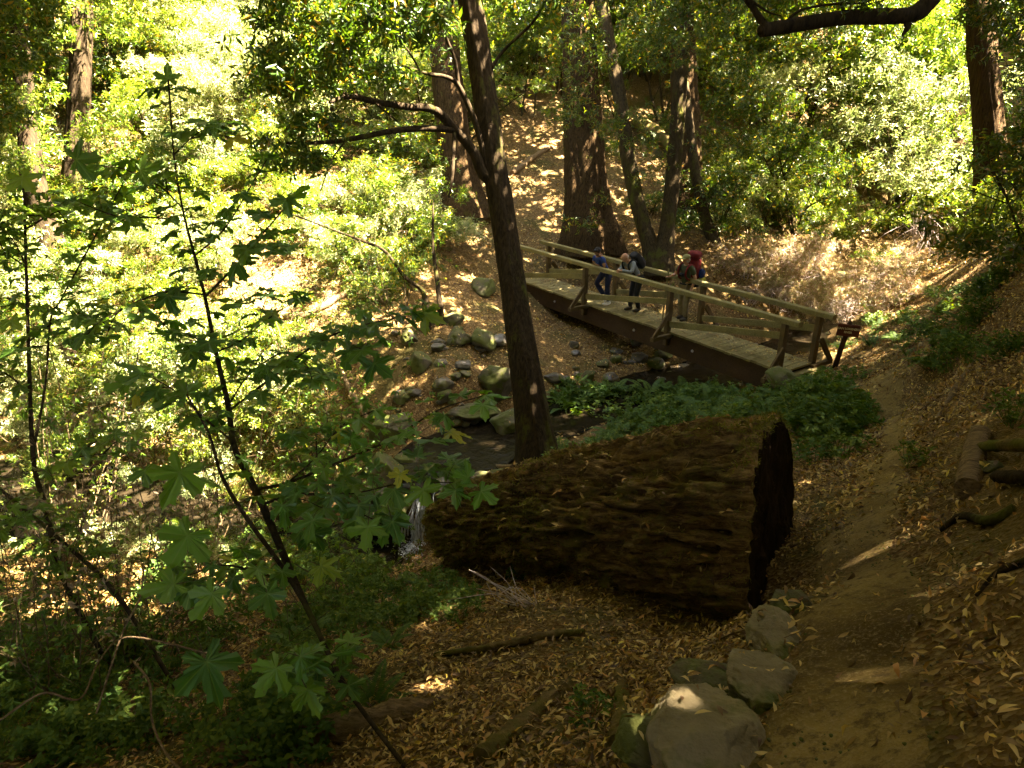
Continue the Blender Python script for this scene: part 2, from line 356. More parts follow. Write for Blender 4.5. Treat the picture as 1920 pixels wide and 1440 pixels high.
CREEK2 = np.array([Wp(*q) for q in [(795,945,12.75),(870,850,14.2),(960,815,15.0),(1080,778,15.9),(1230,735,17.1),(1380,688,18.5),(1500,645,20.2),(1590,575,24.5),(1660,510,30)]])
CK1 = smooth_path(CREEK, 60); CK2 = smooth_path(CREEK2, 90)
for C_, z0, z1 in ((CK1, -8.15, -7.42), (CK2, -6.62, -6.1)):
    C_[:, 2] = np.linspace(z0, z1, len(C_))
def pdist(x, y, P, zi=False):
    q = np.c_[np.ravel(x), np.ravel(y)]; best = np.full(len(q), 1e9); bz = np.zeros(len(q)); bt = np.zeros(len(q))
    for i in range(0, len(P)):
        d = (q[:, 0] - P[i, 0]) ** 2 + (q[:, 1] - P[i, 1]) ** 2; m = d < best; best[m] = d[m]; bz[m] = P[i, 2]; bt[m] = i / len(P)
    sh = np.shape(x); return np.sqrt(best).reshape(sh), bz.reshape(sh), bt.reshape(sh)
def H(x, y, detail=True):
    x = np.asarray(x, float); y = np.asarray(y, float)
    z = H0(x, y); rad = np.hypot(x, y)
    dt, tz, _ = pdist(x, y, TR)
    k = np.clip((dt - .3) / .5, 0, 1)
    z = z + .035 * np.clip(rad / 3, .6, 4) * fbm(p3(x, y, .9), 3, 3) * np.clip(.3 + k, 0, 1)
    if detail:
        rb_ = (x > np.interp(y, TR[:, 1], TR[:, 0])) & (y < 9); z = z + np.where(rb_, .06 * np.clip((dt - .35) / .4, 0, 1) * (fbm(np.stack([x * 5, y * 2.2, z * 3.5], -1), 4, 41) - .2), 0)
    if detail: z = z + .02 * fbm(p3(x, y, 5.5), 3, 5) * (.25 + k) + .006 * fbm(p3(x, y, 25), 2, 9)
    kc = np.clip(1 - (dt - .1) / .5, 0, 1); z = z - .05 * kc
    for C_, w in ((CK1, .6), (CK2, .32)):
        d, cz, ct = pdist(x, y, C_)
        if C_ is CK2: w = w + .5 * np.clip(1 - ct * 5, 0, 1)
        d = d + .25 * vnoise(p3(x, y, 1.4), 21)
        f = np.clip(1 - (d - w) / .9, 0, 1); f = f * f * (3 - 2 * f)
        z = z * (1 - f) + np.minimum(z, cz - .12 - .15 * np.clip(1 - d / w, 0, 1)) * f
    return z
_gxx = np.arange(-62, 62.1, .3); _gyy = np.arange(-6, 84, .3); _GX, _GY = np.meshgrid(_gxx, _gyy, indexing='ij'); _GH = H(_GX, _GY, False)
def Hc(x, y):
    a = np.clip((np.asarray(x, float) + 62) / .3, 0, len(_gxx) - 1.001); b = np.clip((np.asarray(y, float) + 6) / .3, 0, len(_gyy) - 1.001); i = a.astype(int); j = b.astype(int); a = a - i; b = b - j
    return _GH[i, j] * (1 - a) * (1 - b) + _GH[i + 1, j] * a * (1 - b) + _GH[i, j + 1] * (1 - a) * b + _GH[i + 1, j + 1] * a * b
def G(u, v, d0=.8, d1=75, lift=0.0):
    """the ground point seen at a photo pixel"""
    ds = np.concatenate([np.linspace(d0, 8, 120), np.linspace(8.05, d1, 500)]); ds = ds[ds >= d0]
    P = np.array([Wp(u, v, d) for d in ds]); h = Hc(P[:, 0], P[:, 1]) if v < 1000 else H(P[:, 0], P[:, 1], False); below = np.nonzero(P[:, 2] < h + lift)[0]
    if len(below) == 0: return Wp(u, v, d1)
    i = max(below[0], 1); a = P[i - 1, 2] - h[i - 1]; b = P[i, 2] - h[i]; t = a / (a - b + 1e-9); return P[i - 1] * (1 - t) + P[i] * t
def on(x, y): return np.array([x, y, float(H(np.array([x]), np.array([y]))[0])])
def span(a, b, n, p=1.8):
    t = np.linspace(-1, 1, n); s_ = np.sign(t) * np.abs(t) ** p; return np.where(s_ < 0, -s_ * a, s_ * b)
gx = span(-75, 75, 620, 2.3); gy = 3 + span(-45, 100, 620, 2.2)
X, Y = np.meshgrid(gx, gy, indexing='ij'); Z = H(X, Y)
ii, jj = np.meshgrid(np.arange(619), np.arange(619), indexing='ij'); q = (ii * 620 + jj).ravel()
mb = MB(); mb.add(np.stack([X, Y, Z], -1), np.stack([q, q + 620, q + 621, q + 1], -1))
def ground_mat():
    t = NT('forest_floor'); v = t.tex()
    n = t.noise(v, .8, 5); n2 = t.noise(v, 12, 6, .7); vo = t.n('TexVoronoi'); t.l(v, vo.inputs['Vector']); vo.inputs['Scale'].default_value = 42
    c = t.ramp(n2, [(.3, (.02, .011, .004)), (.55, (.10, .058, .018)), (.8, (.30, .19, .07))])
    sx = t.n('SeparateColor'); t.l(vo.outputs['Color'], sx.inputs[0])
    c2 = t.ramp(sx.outputs[0], [(0, (.06, .03, .012)), (.4, (.16, .09, .035)), (.75, (.30, .21, .09)), (1, (.42, .31, .16))])
    c = t.mix(.4, c, c2)
    c = t.mix(t.ramp(n, [(.5, (0, 0, 0)), (.66, (.7, .7, .7))]), c, (.055, .06, .016))
    at = t.n('Attribute'); at.attribute_name = 'bare'; ns = t.noise(v, 45, 5, .75)
    c = t.mix(at.outputs['Fac'], c, t.ramp(ns, [(.3, (.05, .03, .010)), (.6, (.15, .095, .03)), (.8, (.26, .18, .07))]))
    h = t.math('ADD', n2, t.math('MULTIPLY', vo.outputs['Distance'], .6))
    return t.pbr(c, .95, t.bump(h, .8, .04), .1)
M['ground'] = ground_mat()
ground = tag(mb.build('ground', M['ground']), kind='structure')
def bareness(x, y):
    d, _, _ = pdist(x, y, TR[::2]); right = x > np.interp(y, TR[:, 1], TR[:, 0])
    return np.clip(np.where(right & (y < 7.5), np.clip((d - .30) / .3, 0, 1) * np.clip((1.9 - d) / .6, 0, 1), 0) * (1 + .5 * fbm(p3(x, y, 2.2), 3, 33)), 0, 1) * np.clip((7 - y) / 3, 0, 1)
at_ = ground.data.attributes.new('bare', 'FLOAT', 'POINT'); at_.data.foreach_set('value', bareness(X, Y).ravel().astype(np.float32))
# the trodden path: a strip whose rims dip under the ground
def path_mat():
    t = NT('trodden_earth'); v = t.tex(); n = t.noise(v, 1.6, 6, .6); n2 = t.noise(v, 60, 5, .7)
    c = t.ramp(n, [(.3, (.08, .05, .016)), (.5, (.19, .13, .042)), (.72, (.33, .235, .085))]); c = t.mix(t.ramp(n2, [(.5, (0, 0, 0)), (.72, (.9, .9, .9))]), c, (.34, .25, .13)); n4 = t.noise(v, 14, 6, .75); c = t.mix(t.ramp(n4, [(.5, (0, 0, 0)), (.62, (.8, .8, .8))]), c, (.08, .052, .022))
    h = t.math('ADD', n, t.math('MULTIPLY', n2, .5)); return t.pbr(c, .95, t.bump(h, 1, .045), .1)
M['path'] = path_mat()
tp = smooth_path(TR, 420); T_ = nrm(np.gradient(tp[:, :2], axis=0)); Nn_ = np.c_[-T_[:, 1], T_[:, 0]]
wl = np.linspace(-1, 1, 33); rw = np.interp(np.arange(420), [0, 140, 250, 420], [.36, .31, .33, .5])[:, None] * (1 + .22 * vnoise(np.stack([np.arange(420) * .05, np.zeros(420), np.zeros(420)], -1), 4)[:, None])
XY = tp[:, None, :2] + Nn_[:, None] * (wl[None, :] * rw)[..., None]
PZ = H(XY[..., 0], XY[..., 1]) + .02 - .10 * np.abs(wl)[None] ** 4 + .018 * fbm(p3(XY[..., 0], XY[..., 1], 5), 4, 8)
a_, b_ = np.meshgrid(np.arange(419), np.arange(32), indexing='ij'); q = (a_ * 33 + b_).ravel()
mb = MB(); mb.add(np.concatenate([XY, PZ[..., None]], -1), np.stack([q, q + 1, q + 34, q + 33], -1)); tag(mb.build('path', M['path']), kind='structure')
# water
def water_mat():
    t = NT('creek_water'); n = t.noise(t.tex((1, 1, 1)), 5, 4, .6, .6)
    p = t.n('BsdfPrincipled'); p.inputs['Base Color'].default_value = (.012, .009, .005, 1); p.inputs['Roughness'].default_value = .14; p.inputs['IOR'].default_value = 1.33
    p.inputs['Transmission Weight'].default_value = .0; p.inputs['Specular IOR Level'].default_value = .14
    t.l(t.bump(n, .5, .03), p.inputs['Normal']); t.l(p.outputs[0], t.out.inputs[0]); return t.m
M['water'] = water_mat()
def foam_mat():
    t = NT('white_water'); n = t.noise(t.tex((6, 6, 1.6)), 3, 6, .7, .8); c = t.ramp(n, [(.36, (.15, .17, .18)), (.6, (.5, .54, .58))])
    return t.pbr(c, .3, t.bump(n, .8, .04), .5)
M['foam'] = foam_mat()
mb = MB()
for C_, w in ((CK1, 1.5), (CK2, 1.15)):
    T_ = nrm(np.gradient(C_[:, :2], axis=0)); Nn_ = np.c_[-T_[:, 1], T_[:, 0]]; n = len(C_); wl = np.linspace(-w, w, 13)
    P = np.concatenate([C_[:, None, :2] + Nn_[:, None] * wl[None, :, None], np.broadcast_to(C_[:, None, 2:3], (n, 13, 1))], -1)
    a_, b_ = np.meshgrid(np.arange(n - 1), np.arange(12), indexing='ij'); q = (a_ * 13 + b_).ravel(); mb.add(P, np.stack([q, q + 1, q + 14, q + 13], -1))
tag(mb.build('water', M['water']), kind='structure')
# the little fall between the pools
mb = MB(); top = CK2[0]; bot = CK1[-1]; dirf = nrm(np.r_[bot[:2] - top[:2], 0]); sd = np.array([-dirf[1], dirf[0], 0]); gw = np.random.default_rng(9)
for k in range(26):
    o = gw.normal() * .09; t = np.linspace(0, 1, 16)[:, None]; l = gw.uniform(.25, .6)
    P = top + dirf * (.02 + t * l * .9) + sd * (o * (1 + 1.2 * t) + .03 * np.sin(t * 9 + k)) + np.array([0, 0, 1]) * (.03 - .80 * t ** 1.7)
    add_tube(mb, P, np.interp(t[:, 0], [0, .4, 1], [.010, .006, .016]) * gw.uniform(.5, 1.4), 5, .3, k, cap=False)
c0 = top + dirf * .62; nb = 500; a = gw.uniform(0, 6.28, nb); r = np.abs(gw.normal(size=nb)) * .17; BV, BF = rock_mesh(3, 3, .7, 5, .1)
for k in range(nb):
    p = c0 + np.array([math.cos(a[k]) * r[k], math.sin(a[k]) * r[k], 0]) + dirf * abs(gw.normal()) * .12; p[2] = CK1[-1, 2] + gw.uniform(0, .035) * math.exp(-r[k] * 5); mb.add(BV * gw.uniform(.004, .012) + p, BF)
tag(mb.build('waterfall', M['foam']), kind='structure')
# ------------------------------------------------------------------ bridge
F1 = Wp(1098, 567, 19.0); F3 = Wp(1462, 692, 14.2)
bd = nrm(np.r_[(F3 - F1)[:2], 0]); bo = nrm(np.array([bd[1], -bd[0], 0]))      # along (towards the trail), outwards (towards the camera)
if bo[1] > 0: bo = -bo
slope = (F3[2] - F1[2]) / np.linalg.norm((F3 - F1)[:2]); bdir = bd + np.array([0, 0, slope]); SP = np.linalg.norm((F3 - F1)[:2]) / 2; BW = .97
B0 = F1                                                                        # foot of the second front post
def bp(s, o, z=0.0): return B0 + bdir * s + bo * o + np.array([0, 0, z])       # s along, o outwards from the front edge, z above the deck
bridge = empty('footbridge', bp(SP, -BW / 2), 'wooden footbridge with timber railings crossing the rocky creek', 'bridge')
bridge.location = (0, 0, 0)
mb = MB(); s = -SP * 1.35
NPL = 58; S0, S1 = -SP * 1.12, SP * 2 + .14
for i in range(NPL):
    a = S0 + (S1 - S0) * i / NPL; b = S0 + (S1 - S0) * (i + 1) / NPL - .004; e = random.uniform(-.02, .02); dz = random.uniform(-.003, .003)
    beam(mb, bp((a + b) / 2, .04 + e, -.03 + dz), bp((a + b) / 2, -BW - .04 + e, -.03 + dz), b - a, .05, ch=.004)
def deck_mat():
    t = NT('dusty_deck_boards'); g = t.n('NewGeometry'); n = t.noise(t.tex((2, 2, 2)), 2, 6, .7); n2 = t.noise(t.tex((3, 3, 3)), 26, 4, .7)
    c = t.ramp(n, [(.3, (.17, .14, .06)), (.7, (.32, .27, .125))]); c = t.mix(t.ramp(n2, [(.55, (0, 0, 0)), (.7, (.7, .7, .7))]), c, (.40, .32, .15))
    c = t.mix(t.ramp(g.outputs['Random Per Island'], [(0, (0, 0, 0)), (1, (.55, .55, .55))]), c, (.12, .10, .045)); n3 = t.noise(t.tex((1, 1, 1)), 1.6, 5, .7); c = t.mix(t.ramp(n3, [(.5, (0, 0, 0)), (.66, (.7, .7, .7))]), c, (.10, .075, .035))
    return t.pbr(c, .95, t.bump(n2, .4, .01), .1)
M['deck'] = deck_mat()
mb.build('deck', M['deck'], bridge)
for o in (-.10, -BW + .10):
    mb = MB(); beam(mb, bp(S0, o, -.32), bp(S1 - .05, o, -.32), .17, .52, ch=.012); mb.build('girder', M['girder'], bridge)
for s in (-SP * .45, SP * .62, SP * 1.25, SP * 1.95):
    mb = MB(); c = bp(s, -.10 + .085, -.30); add_tube(mb, [c, c + bo * .015], .035, 14); add_tube(mb, [c + bo * .012, c + bo * .04], .016, 6); mb.build('bolt', M['steel'], bridge)
HT = 1.02
for side, o in (('front', 0.0), ('rear', -BW)):
    sg = 1 if side == 'front' else -1
    off = 0.05 * sg
    sp = [-SP, 0, SP, 2 * SP] if side == 'front' else [-SP + .1, .1, SP + .1, 2 * SP + .1]
    for k, s in enumerate(sp):
        mb = MB(); b = bp(s, o + off, -.35); beam(mb, b, bp(s, o + off, HT), .11, .14, up=bo); post = mb.build('post', M['post'], bridge)
        mb = MB(); beam(mb, bp(s + .08, o + off - .12 * sg, -.09), bp(s + .08, o + off + .62 * sg, -.09), .10, .10); mb.build('outrigger', M['post'], bridge)
        mb = MB(); beam(mb, bp(s + .09, o + off + .56 * sg, -.05), bp(s + .09, o + off + .07 * sg, .50), .055, .12); mb.build('knee_brace', M['post'], bridge)
    cuts = [S0 + .05] + sp[1:-1] + [sp[-1] + .34]
    for a, b in zip(cuts[:-1], cuts[1:]):
        mb = MB(); beam(mb, bp(a + .006, o + off, HT + .055), bp(b - .006, o + off, HT + .055), .15, .11, ch=.012); mb.build('top_rail', M['rail'], bridge)
    for a, b in zip(sp[:-1], sp[1:]):
        mb = MB(); beam(mb, bp(a + .07, o + off, .20), bp(b - .07, o + off, .74), .055, .15); mb.build('diagonal_rail', M['rail'], bridge)
for o in (.02, -BW - .02):
    mb = MB(); beam(mb, bp(S1 - .3, o, -.72), bp(S1 + .25, o, -.72), .4, .26); mb.build('footing_block', M['post'], bridge)
mb = MB(); beam(mb, bp(S1 + .05, .1, -.28), bp(S1 + .05, -BW - .3, -.28), .2, .35); mb.build('abutment_timber', M['rail'], bridge)
mb = MB(); beam(mb, bp(S0 - .05, .2, -.45), bp(S0 - .05, -BW - .3, -.45), .3, .6); mb.build('abutment_timber', M['post'], bridge)
# ------------------------------------------------------------------ sign
sb = G(1567, 687); sign = empty('trail_sign', sb, 'small brown wooden trail sign reading San Lorenzo River by the bridge end', 'sign')
sh = 1.05
mb = MB(); beam(mb, (-.03, 0, -.2), (.05, 0, sh), .10, .10, up=(0, 1, 0)); add_tube(mb, [(.05, 0, sh - .02), (.052, 0, sh + .03), (.054, 0, sh + .05)], [.05, .04, .01], 10); mb.build('post', M['girder'], sign)
mb = MB(); beam(mb, (-.17, -.075, sh - .16), (.27, -.075, sh - .14), .04, .27, ch=.01); bd_ = mb.build('board', M['signwood'], sign)
def text(s, size, loc, rot, parent, mat, name='lettering', ext=.003):
    cu = bpy.data.curves.new(name, 'FONT'); cu.body = s; cu.size = size; cu.align_x = 'CENTER'; cu.align_y = 'CENTER'; cu.extrude = ext; cu.offset = .0022
    o = bpy.data.objects.new(name, cu); me = None
    col.objects.link(o); bpy.context.view_layer.update(); dg = bpy.context.evaluated_depsgraph_get()
    me = bpy.data.meshes.new_from_object(o.evaluated_get(dg)); bpy.data.objects.remove(o)
    me.materials.clear(); me.materials.append(mat); o = bpy.data.objects.new(name, me); col.objects.link(o); o.parent = parent; o.location = loc; o.rotation_euler = rot; return o
text('SAN LORENZO', .062, (.05, -.098, sh - .11), (R(90), R(-2.6), 0), bd_, M['lettering'])
text('RIVER', .062, (.052, -.098, sh - .19), (R(90), R(-2.6), 0), bd_, M['lettering'])
sign.rotation_euler = (R(3), R(3), R(-22))
# ------------------------------------------------------------------ the big fallen log
LA = Wp(1452, 985, 4.75); LB = Wp(855, 990, 8.6)
ax = nrm(LA - LB); LL = np.linalg.norm(LA - LB)
lu = nrm(np.array([0, 0, 1.0]) - ax * ax[2]); ls = np.cross(ax, lu)
ncut = nrm(np.array([.885, -.44, .10]))
def log_r(t): return np.interp(t, [0, .03, .25, .6, .85, 1, 1.4], [.40, .47, .53, .61, .71, .76, .8])
nt_, na_ = 330, 380
th = np.linspace(0, 2 * math.pi, na_, endpoint=False); tt = np.linspace(0, 1, nt_)
D = np.cos(th)[:, None] * lu + np.sin(th)[:, None] * ls
Lth = LL - .82 * (D @ ncut) / (ax @ ncut) * .72       # length of each line of bark up to the slanted cut
S = tt[:, None] * Lth[None]; rr = log_r(S / LL)
q3 = np.stack([S * 1.1 + 0 * rr, np.cos(th)[None] * 2.6 + 0 * S, np.sin(th)[None] * 2.6 + 0 * S], -1)
q4 = np.stack([S * 2.2, np.cos(th)[None] * 7 + 0 * S, np.sin(th)[None] * 7 + 0 * S], -1)
q5 = np.stack([S * 9, np.cos(th)[None] * 16 + 0 * S, np.sin(th)[None] * 16 + 0 * S], -1)
rid = 1 - np.abs(fbm(q4, 3, 13)) * 1.7
fe = np.clip((1 - tt[:, None]) * 16, .25, 1)
rr = rr * (1 + .07 * fbm(q3, 3, 11)) + fe * (.105 * np.clip(rid, -.6, 1) - .05 + .03 * fbm(q5, 4, 17))
crack = np.clip(1 - np.abs(vnoise(np.stack([S * .7, np.cos(th)[None] * 3.2 + 0 * S, np.sin(th)[None] * 3.2 + 0 * S], -1), 31)) * 9, 0, 1); rr = rr - .09 * crack * fe
rr[-1] -= .02
LV = LB + ax * S[..., None] + D[None] * rr[..., None]
LV += lu * (.10 * np.sin(tt * math.pi))[:, None, None]
i_, j_ = np.meshgrid(np.arange(nt_ - 1), np.arange(na_), indexing='ij')
LF = np.stack([i_ * na_ + j_, i_ * na_ + (j_ + 1) % na_, (i_ + 1) * na_ + (j_ + 1) % na_, (i_ + 1) * na_ + j_], -1).reshape(-1, 4)
log = empty('fallen_log', LB, 'huge fallen redwood log with mossy bark lying from the path down to the creek', 'log'); log.location = (0, 0, 0)
def log_mat():
    t = NT('rotting_log_bark'); v = t.tex(); cb = t.n('CombineXYZ')
    for i, (a, k) in enumerate(((ax, .22), (lu, 1.0), (ls, 1.0))):
        dn = t.n('VectorMath', operation='DOT_PRODUCT'); t.l(v, dn.inputs[0]); dn.inputs[1].default_value = tuple(np.array(a) * k); t.l(dn.outputs['Value'], cb.inputs[i])
    n = t.noise(cb.outputs[0], 15, 10, .78, .35); n2 = t.noise(v, 34, 5, .7); n3 = t.noise(v, 3.0, 8, .8)
    c = t.ramp(n, [(.34, (.012, .007, .004)), (.46, (.085, .048, .02)), (.58, (.25, .16, .06)), (.75, (.42, .30, .13))])
    c = t.mix(t.ramp(n3, [(.5, (0, 0, 0)), (.62, (.75, .75, .75))]), c, (.13, .12, .025))
    return t.pbr(c, .95, t.bump(t.math('ADD', n, t.math('MULTIPLY', n2, .5)), 1, .04), .1)
M['log'] = log_mat()
mb = MB(); mb.add(LV, LF); c = LV[0].mean(0) + ax * .25; j = np.arange(na_); mb.add(np.vstack([LV[0], c]), np.stack([j, np.full(na_, na_), (j + 1) % na_], -1)[:, ::-1])
mb.build('bark', M['log'], log)
# the sawn, rotting end face
def cut_mat():
    t = NT('rotten_cut_face'); v = t.tex(); n = t.noise(t.tex((5, 5, .8)), 4, 7, .7, .3)
    c = t.ramp(n, [(.3, (.010, .006, .003)), (.6, (.045, .026, .012)), (.85, (.11, .065, .03))]); return t.pbr(c, .95, t.bump(n, 1, .05), .1)
M['cut'] = cut_mat()
ring = LV[-1]; cc = ring.mean(0); fr = np.linspace(1, .02, 26)[:, None, None]
CV = cc + (ring - cc)[None] * fr; dep = .05 + .07 * (fbm(CV * [9, 9, 1.6], 4, 51)) + .05 * (1 - fr[..., 0]) ; CV = CV - ncut * dep[..., None] * np.clip((1 - fr) * 14, 0, 1)
mb = MB(); i_, j_ = np.meshgrid(np.arange(25), np.arange(na_), indexing='ij')
mb.add(CV, np.stack([i_ * na_ + j_, i_ * na_ + (j_ + 1) % na_, (i_ + 1) * na_ + (j_ + 1) % na_, (i_ + 1) * na_ + j_], -1).reshape(-1, 4)); mb.build('cut_end', M['cut'], log)
# moss tufts on the bark
FN = nrm(np.cross(np.gradient(LV, axis=0), np.gradient(LV, axis=1))); sg = np.sign((FN * D[None]).sum(-1).mean()); FN = FN * sg
mk = fbm(LV * 1.7, 4, 61) + .5 * FN[..., 2] + .25 * (1 - S / LL)
w = np.clip(mk - .02, 0, 1) * (rr[..., ] * 1.0); w = w.ravel() / w.sum(); pick = rng.choice(len(w), 44000, p=w)
Pm = LV.reshape(-1, 3)[pick] + rng.normal(size=(44000, 3)) * .008; Nm = FN.reshape(-1, 3)[pick]
V, F = kites(Pm, nrm(Nm + rng.normal(size=Pm.shape) * .55 - [0, 0, .3]), rand_dirs(len(Pm)), rng.uniform(.012, .038, len(Pm)), rng.uniform(.004, .009, len(Pm)))
mb = MB(); mb.add(V, F); tag(mb.build('moss', M['moss'], log), kind='stuff')
# ------------------------------------------------------------------ trunks
def trunk_path(pts, n=60):
    """pts: (u, v, width in px, d)"""
    P = np.array([Wp(u, v, d) for u, v, w, d in pts]); r = np.array([w / 2 / FPX * d for u, v, w, d in pts]); P4 = smooth_path(np.c_[P, r], n); return P4[:, :3], P4[:, 3]
def extend(P, r, ztop, rt, bend=(0, 0)):
    d = nrm(P[0] - P[4]); k = max(0, (ztop - P[0][2])) / max(d[2], .3); n = 24; t = np.linspace(1, 0, n)[:-1, None]
    E = P[0] + d * k * t + np.array([bend[0], bend[1], 0]) * t * t; re = r[0] * (1 - t[:, 0]) + rt * t[:, 0]; return np.vstack([E, P]), np.r_[re, r]
def flute_trunk(mb, P, r, sides, seed, amp=.12, flare=.5, fine=.05, k=6, m=0):
    """bark with long vertical ridges and a fluted foot; the path runs from top to foot"""
    n = len(P); V, F = tube(P, np.ones(n), sides)
    V = V.reshape(n, sides, 3); D = V - P[:, None]; z = P[:, 2][:, None] * np.ones(sides); th = np.linspace(0, 2 * math.pi, sides, endpoint=False)[None] * np.ones((n, 1))
    h = np.clip((P[:, 2] - P[-1, 2]), 0, None)[:, None]; fl = np.exp(-h / .7)
    q = np.stack([np.cos(th) * k, np.sin(th) * k, z * .35], -1); q2 = np.stack([np.cos(th) * 2, np.sin(th) * 2, z * .12], -1); q6 = np.stack([np.cos(th) * k * 3, np.sin(th) * k * 3, z * 2.0], -1)
    rr = r[:, None] * (1 + amp * fbm(q2, 2, seed) + fine * fbm(q, 3, seed + 3) + fine * .5 * fbm(q6, 2, seed + 5) + flare * fl * (1 + .8 * vnoise(np.stack([np.cos(th) * 2.2, np.sin(th) * 2.2, 0 * z], -1), seed + 9)))
    mb.add(P[:, None] + D * rr[..., None], F, m)
CANOPY = []     # (object, base xy) crowns that may take overhead foliage
def big_tree(name, pts, label, cat, mat, group=None, seed=1, sides=44, ztop=15, rt=.1, flare=.5, fine=.06, amp=.1, bend=(0, 0), snap=True, k=6):
    P, r = trunk_path(pts, 70)
    if snap:
        g = on(P[-1][0], P[-1][1]); P[-1][2] = min(P[-1][2], g[2]) - .1
    P, r = extend(P, r, ztop, rt, bend)
    n0 = 150; t = np.linspace(0, len(P) - 1, n0); i = np.clip(t.astype(int), 0, len(P) - 2); f = (t - i)[:, None]; P = P[i] * (1 - f) + P[i + 1] * f; r = r[i] * (1 - f[:, 0]) + r[i + 1] * f[:, 0]
    root = empty(name, (0, 0, 0), label, cat, group); mb = MB(); flute_trunk(mb, P, r, sides, seed, amp, flare, fine, k); mb.build('trunk', M[mat], root)
    if ztop > 10: CANOPY.append([root, P[0][:2] * .5 + P[len(P) // 3][:2] * .5, P, []])
    return root, P, r
def limbs(root, specs, mat, name='branch', sides=8, wob=.12):
    out = []
    for k, pts in enumerate(specs):
        P, r = trunk_path(pts, 26); mb = MB(); add_tube(mb, P, r, sides, wob, k + 3, wk=12); mb.build(name, M[mat], root); out.append((P, r))
    return out
RW = 'coast redwood trees along the creek'
big_tree('redwood_tree', [(1083,-40,60,21.8),(1086,100,62,22),(1093,250,70,22.2),(1101,380,80,22.3),(1106,455,92,22.3)], 'thick furrowed redwood trunk rising just behind the far left part of the bridge railing', 'redwood tree', 'redwood', RW, 5, 72, 17, flare=.45, fine=.09)
big_tree('redwood_tree', [(828,-40,50,23.5),(835,100,54,23.6),(850,250,60,23.8),(862,350,66,24),(868,405,74,24)], 'redwood trunk standing behind the dark leaning tree, to its left', 'redwood tree', 'redwood', RW, 8, 60, 17, fine=.09)
big_tree('redwood_tree', [(1278,-40,40,25),(1280,100,44,25),(1286,250,50,25),(1288,400,60,24.8),(1288,470,70,24.6)], 'reddish redwood trunk half hidden behind the slender straight trunk', 'redwood tree', 'redwood', RW, 11, 60, 17, fine=.09)
big_tree('redwood_tree', [(1836,-40,44,24),(1840,80,46,24),(1850,200,48,24.2),(1858,330,52,24.4),(1861,410,58,24.5)], 'tall straight redwood trunk near the right edge above the bright shrubs', 'redwood tree', 'redwood', RW, 14, 52, 18, fine=.09)
big_tree('redwood_tree', [(158,-40,34,24),(152,100,36,24),(146,220,38,24.3),(143,340,44,24.6)], 'grey-brown redwood trunk among bright foliage in the upper left', 'redwood tree', 'darkbark', RW, 17, 48, 16, fine=.08)
big_tree('forked_tree', [(34,-40,28,20),(40,100,30,20),(50,220,34,20.3),(62,345,42,20.6)], 'dark forked trunk at the far left edge of the hillside', 'tree', 'darkbark', None, 20, 30, 14)
big_tree('redwood_tree', [(1476,-40,26,40),(1486,80,26,40),(1488,170,28,40)], 'distant thin trunk among leaves right of the slender trunks', 'redwood tree', 'oakbark', RW, 20, 24, 16)
lean, LP, Lr = big_tree('leaning_tree', [(874,-40,46,12.0),(890,60,47,12.1),(905,160,47,12.3),(925,300,48,12.5),(948,440,50,12.7),(968,580,53,12.8),(990,720,57,12.9),(1004,810,60,13),(1013,878,66,13.05)],
    'dark leaning tree trunk standing in front of the bridge beside the creek pool', 'tree', 'darkbark', None, 23, 56, 13, flare=.35, fine=.07, bend=(-1, 0))
LB_ = limbs(lean, [[(928,338,26,12.5),(905,325,22,12.4),(888,285,19,12.2),(850,240,17,11.9),(812,205,16,11.5),(760,200,13,11.0),(700,190,12,10.6),(655,180,11,10.2),(618,192,6,9.9)],
    [(853,244,12,11.9),(800,241,12,11.6),(740,245,11,11.2),(650,262,9,10.7),(590,268,7,10.3),(535,268,4,10)],
    [(912,310,14,12.4),(893,235,11,12.2),(862,165,10,12),(838,145,8,11.7),(800,138,7,11.4),(740,118,4,11)],
    [(860,165,8,12),(852,110,7,11.8),(835,60,6,11.5),(850,0,5,11.3),(840,-60,4,11)],
    [(655,180,6,10.2),(625,165,5,10),(590,150,3,9.7)], [(700,190,5,10.6),(730,215,4,10.6),(745,228,3,10.5)],
    [(852,244,8,11.9),(848,330,6,11.8),(842,370,3,11.7)], [(790,138,4,11.3),(765,95,4,10.9),(730,60,3,10.4)],[(650,262,4,10.7),(622,300,3,10.6),(600,360,2,10.5)],
    [(905,160,10,12.3),(940,100,6,12.2),(1000,40,5,11.9),(1040,-30,3,11.5)]], 'darkbark')
big_tree('slender_tree', [(1120,-40,22,20.5),(1138,60,24,20.5),(1160,170,26,20.5),(1177,290,28,20.5),(1195,380,28,20.6),(1216,450,30,20.7),(1232,506,40,20.7)], 'slender curving trunk leaning left above the middle of the bridge', 'tree', 'oakbark', 'slender trees behind the bridge', 26, 30, 14, flare=.3)
big_tree('slender_tree', [(1288,-40,22,20.4),(1281,80,24,20.4),(1272,200,25,20.4),(1262,330,26,20.5),(1250,430,28,20.6),(1240,506,40,20.6)], 'slender straight trunk with sunlit bark above the middle of the bridge', 'tree', 'oakbark', 'slender trees behind the bridge', 29, 30, 14, flare=.3)
big_tree('slender_tree', [(1085,215,6,20.6),(1120,270,10,20.6),(1150,305,12,20.6),(1178,370,12,20.6),(1198,430,13,20.5),(1209,490,15,20.5),(1214,510,20,20.5)], 'thinnest dark crooked stem left of the slender trunks behind the bridge', 'tree', 'darkbark', 'slender trees behind the bridge', 30, 16, -1, rt=.02, flare=.2)
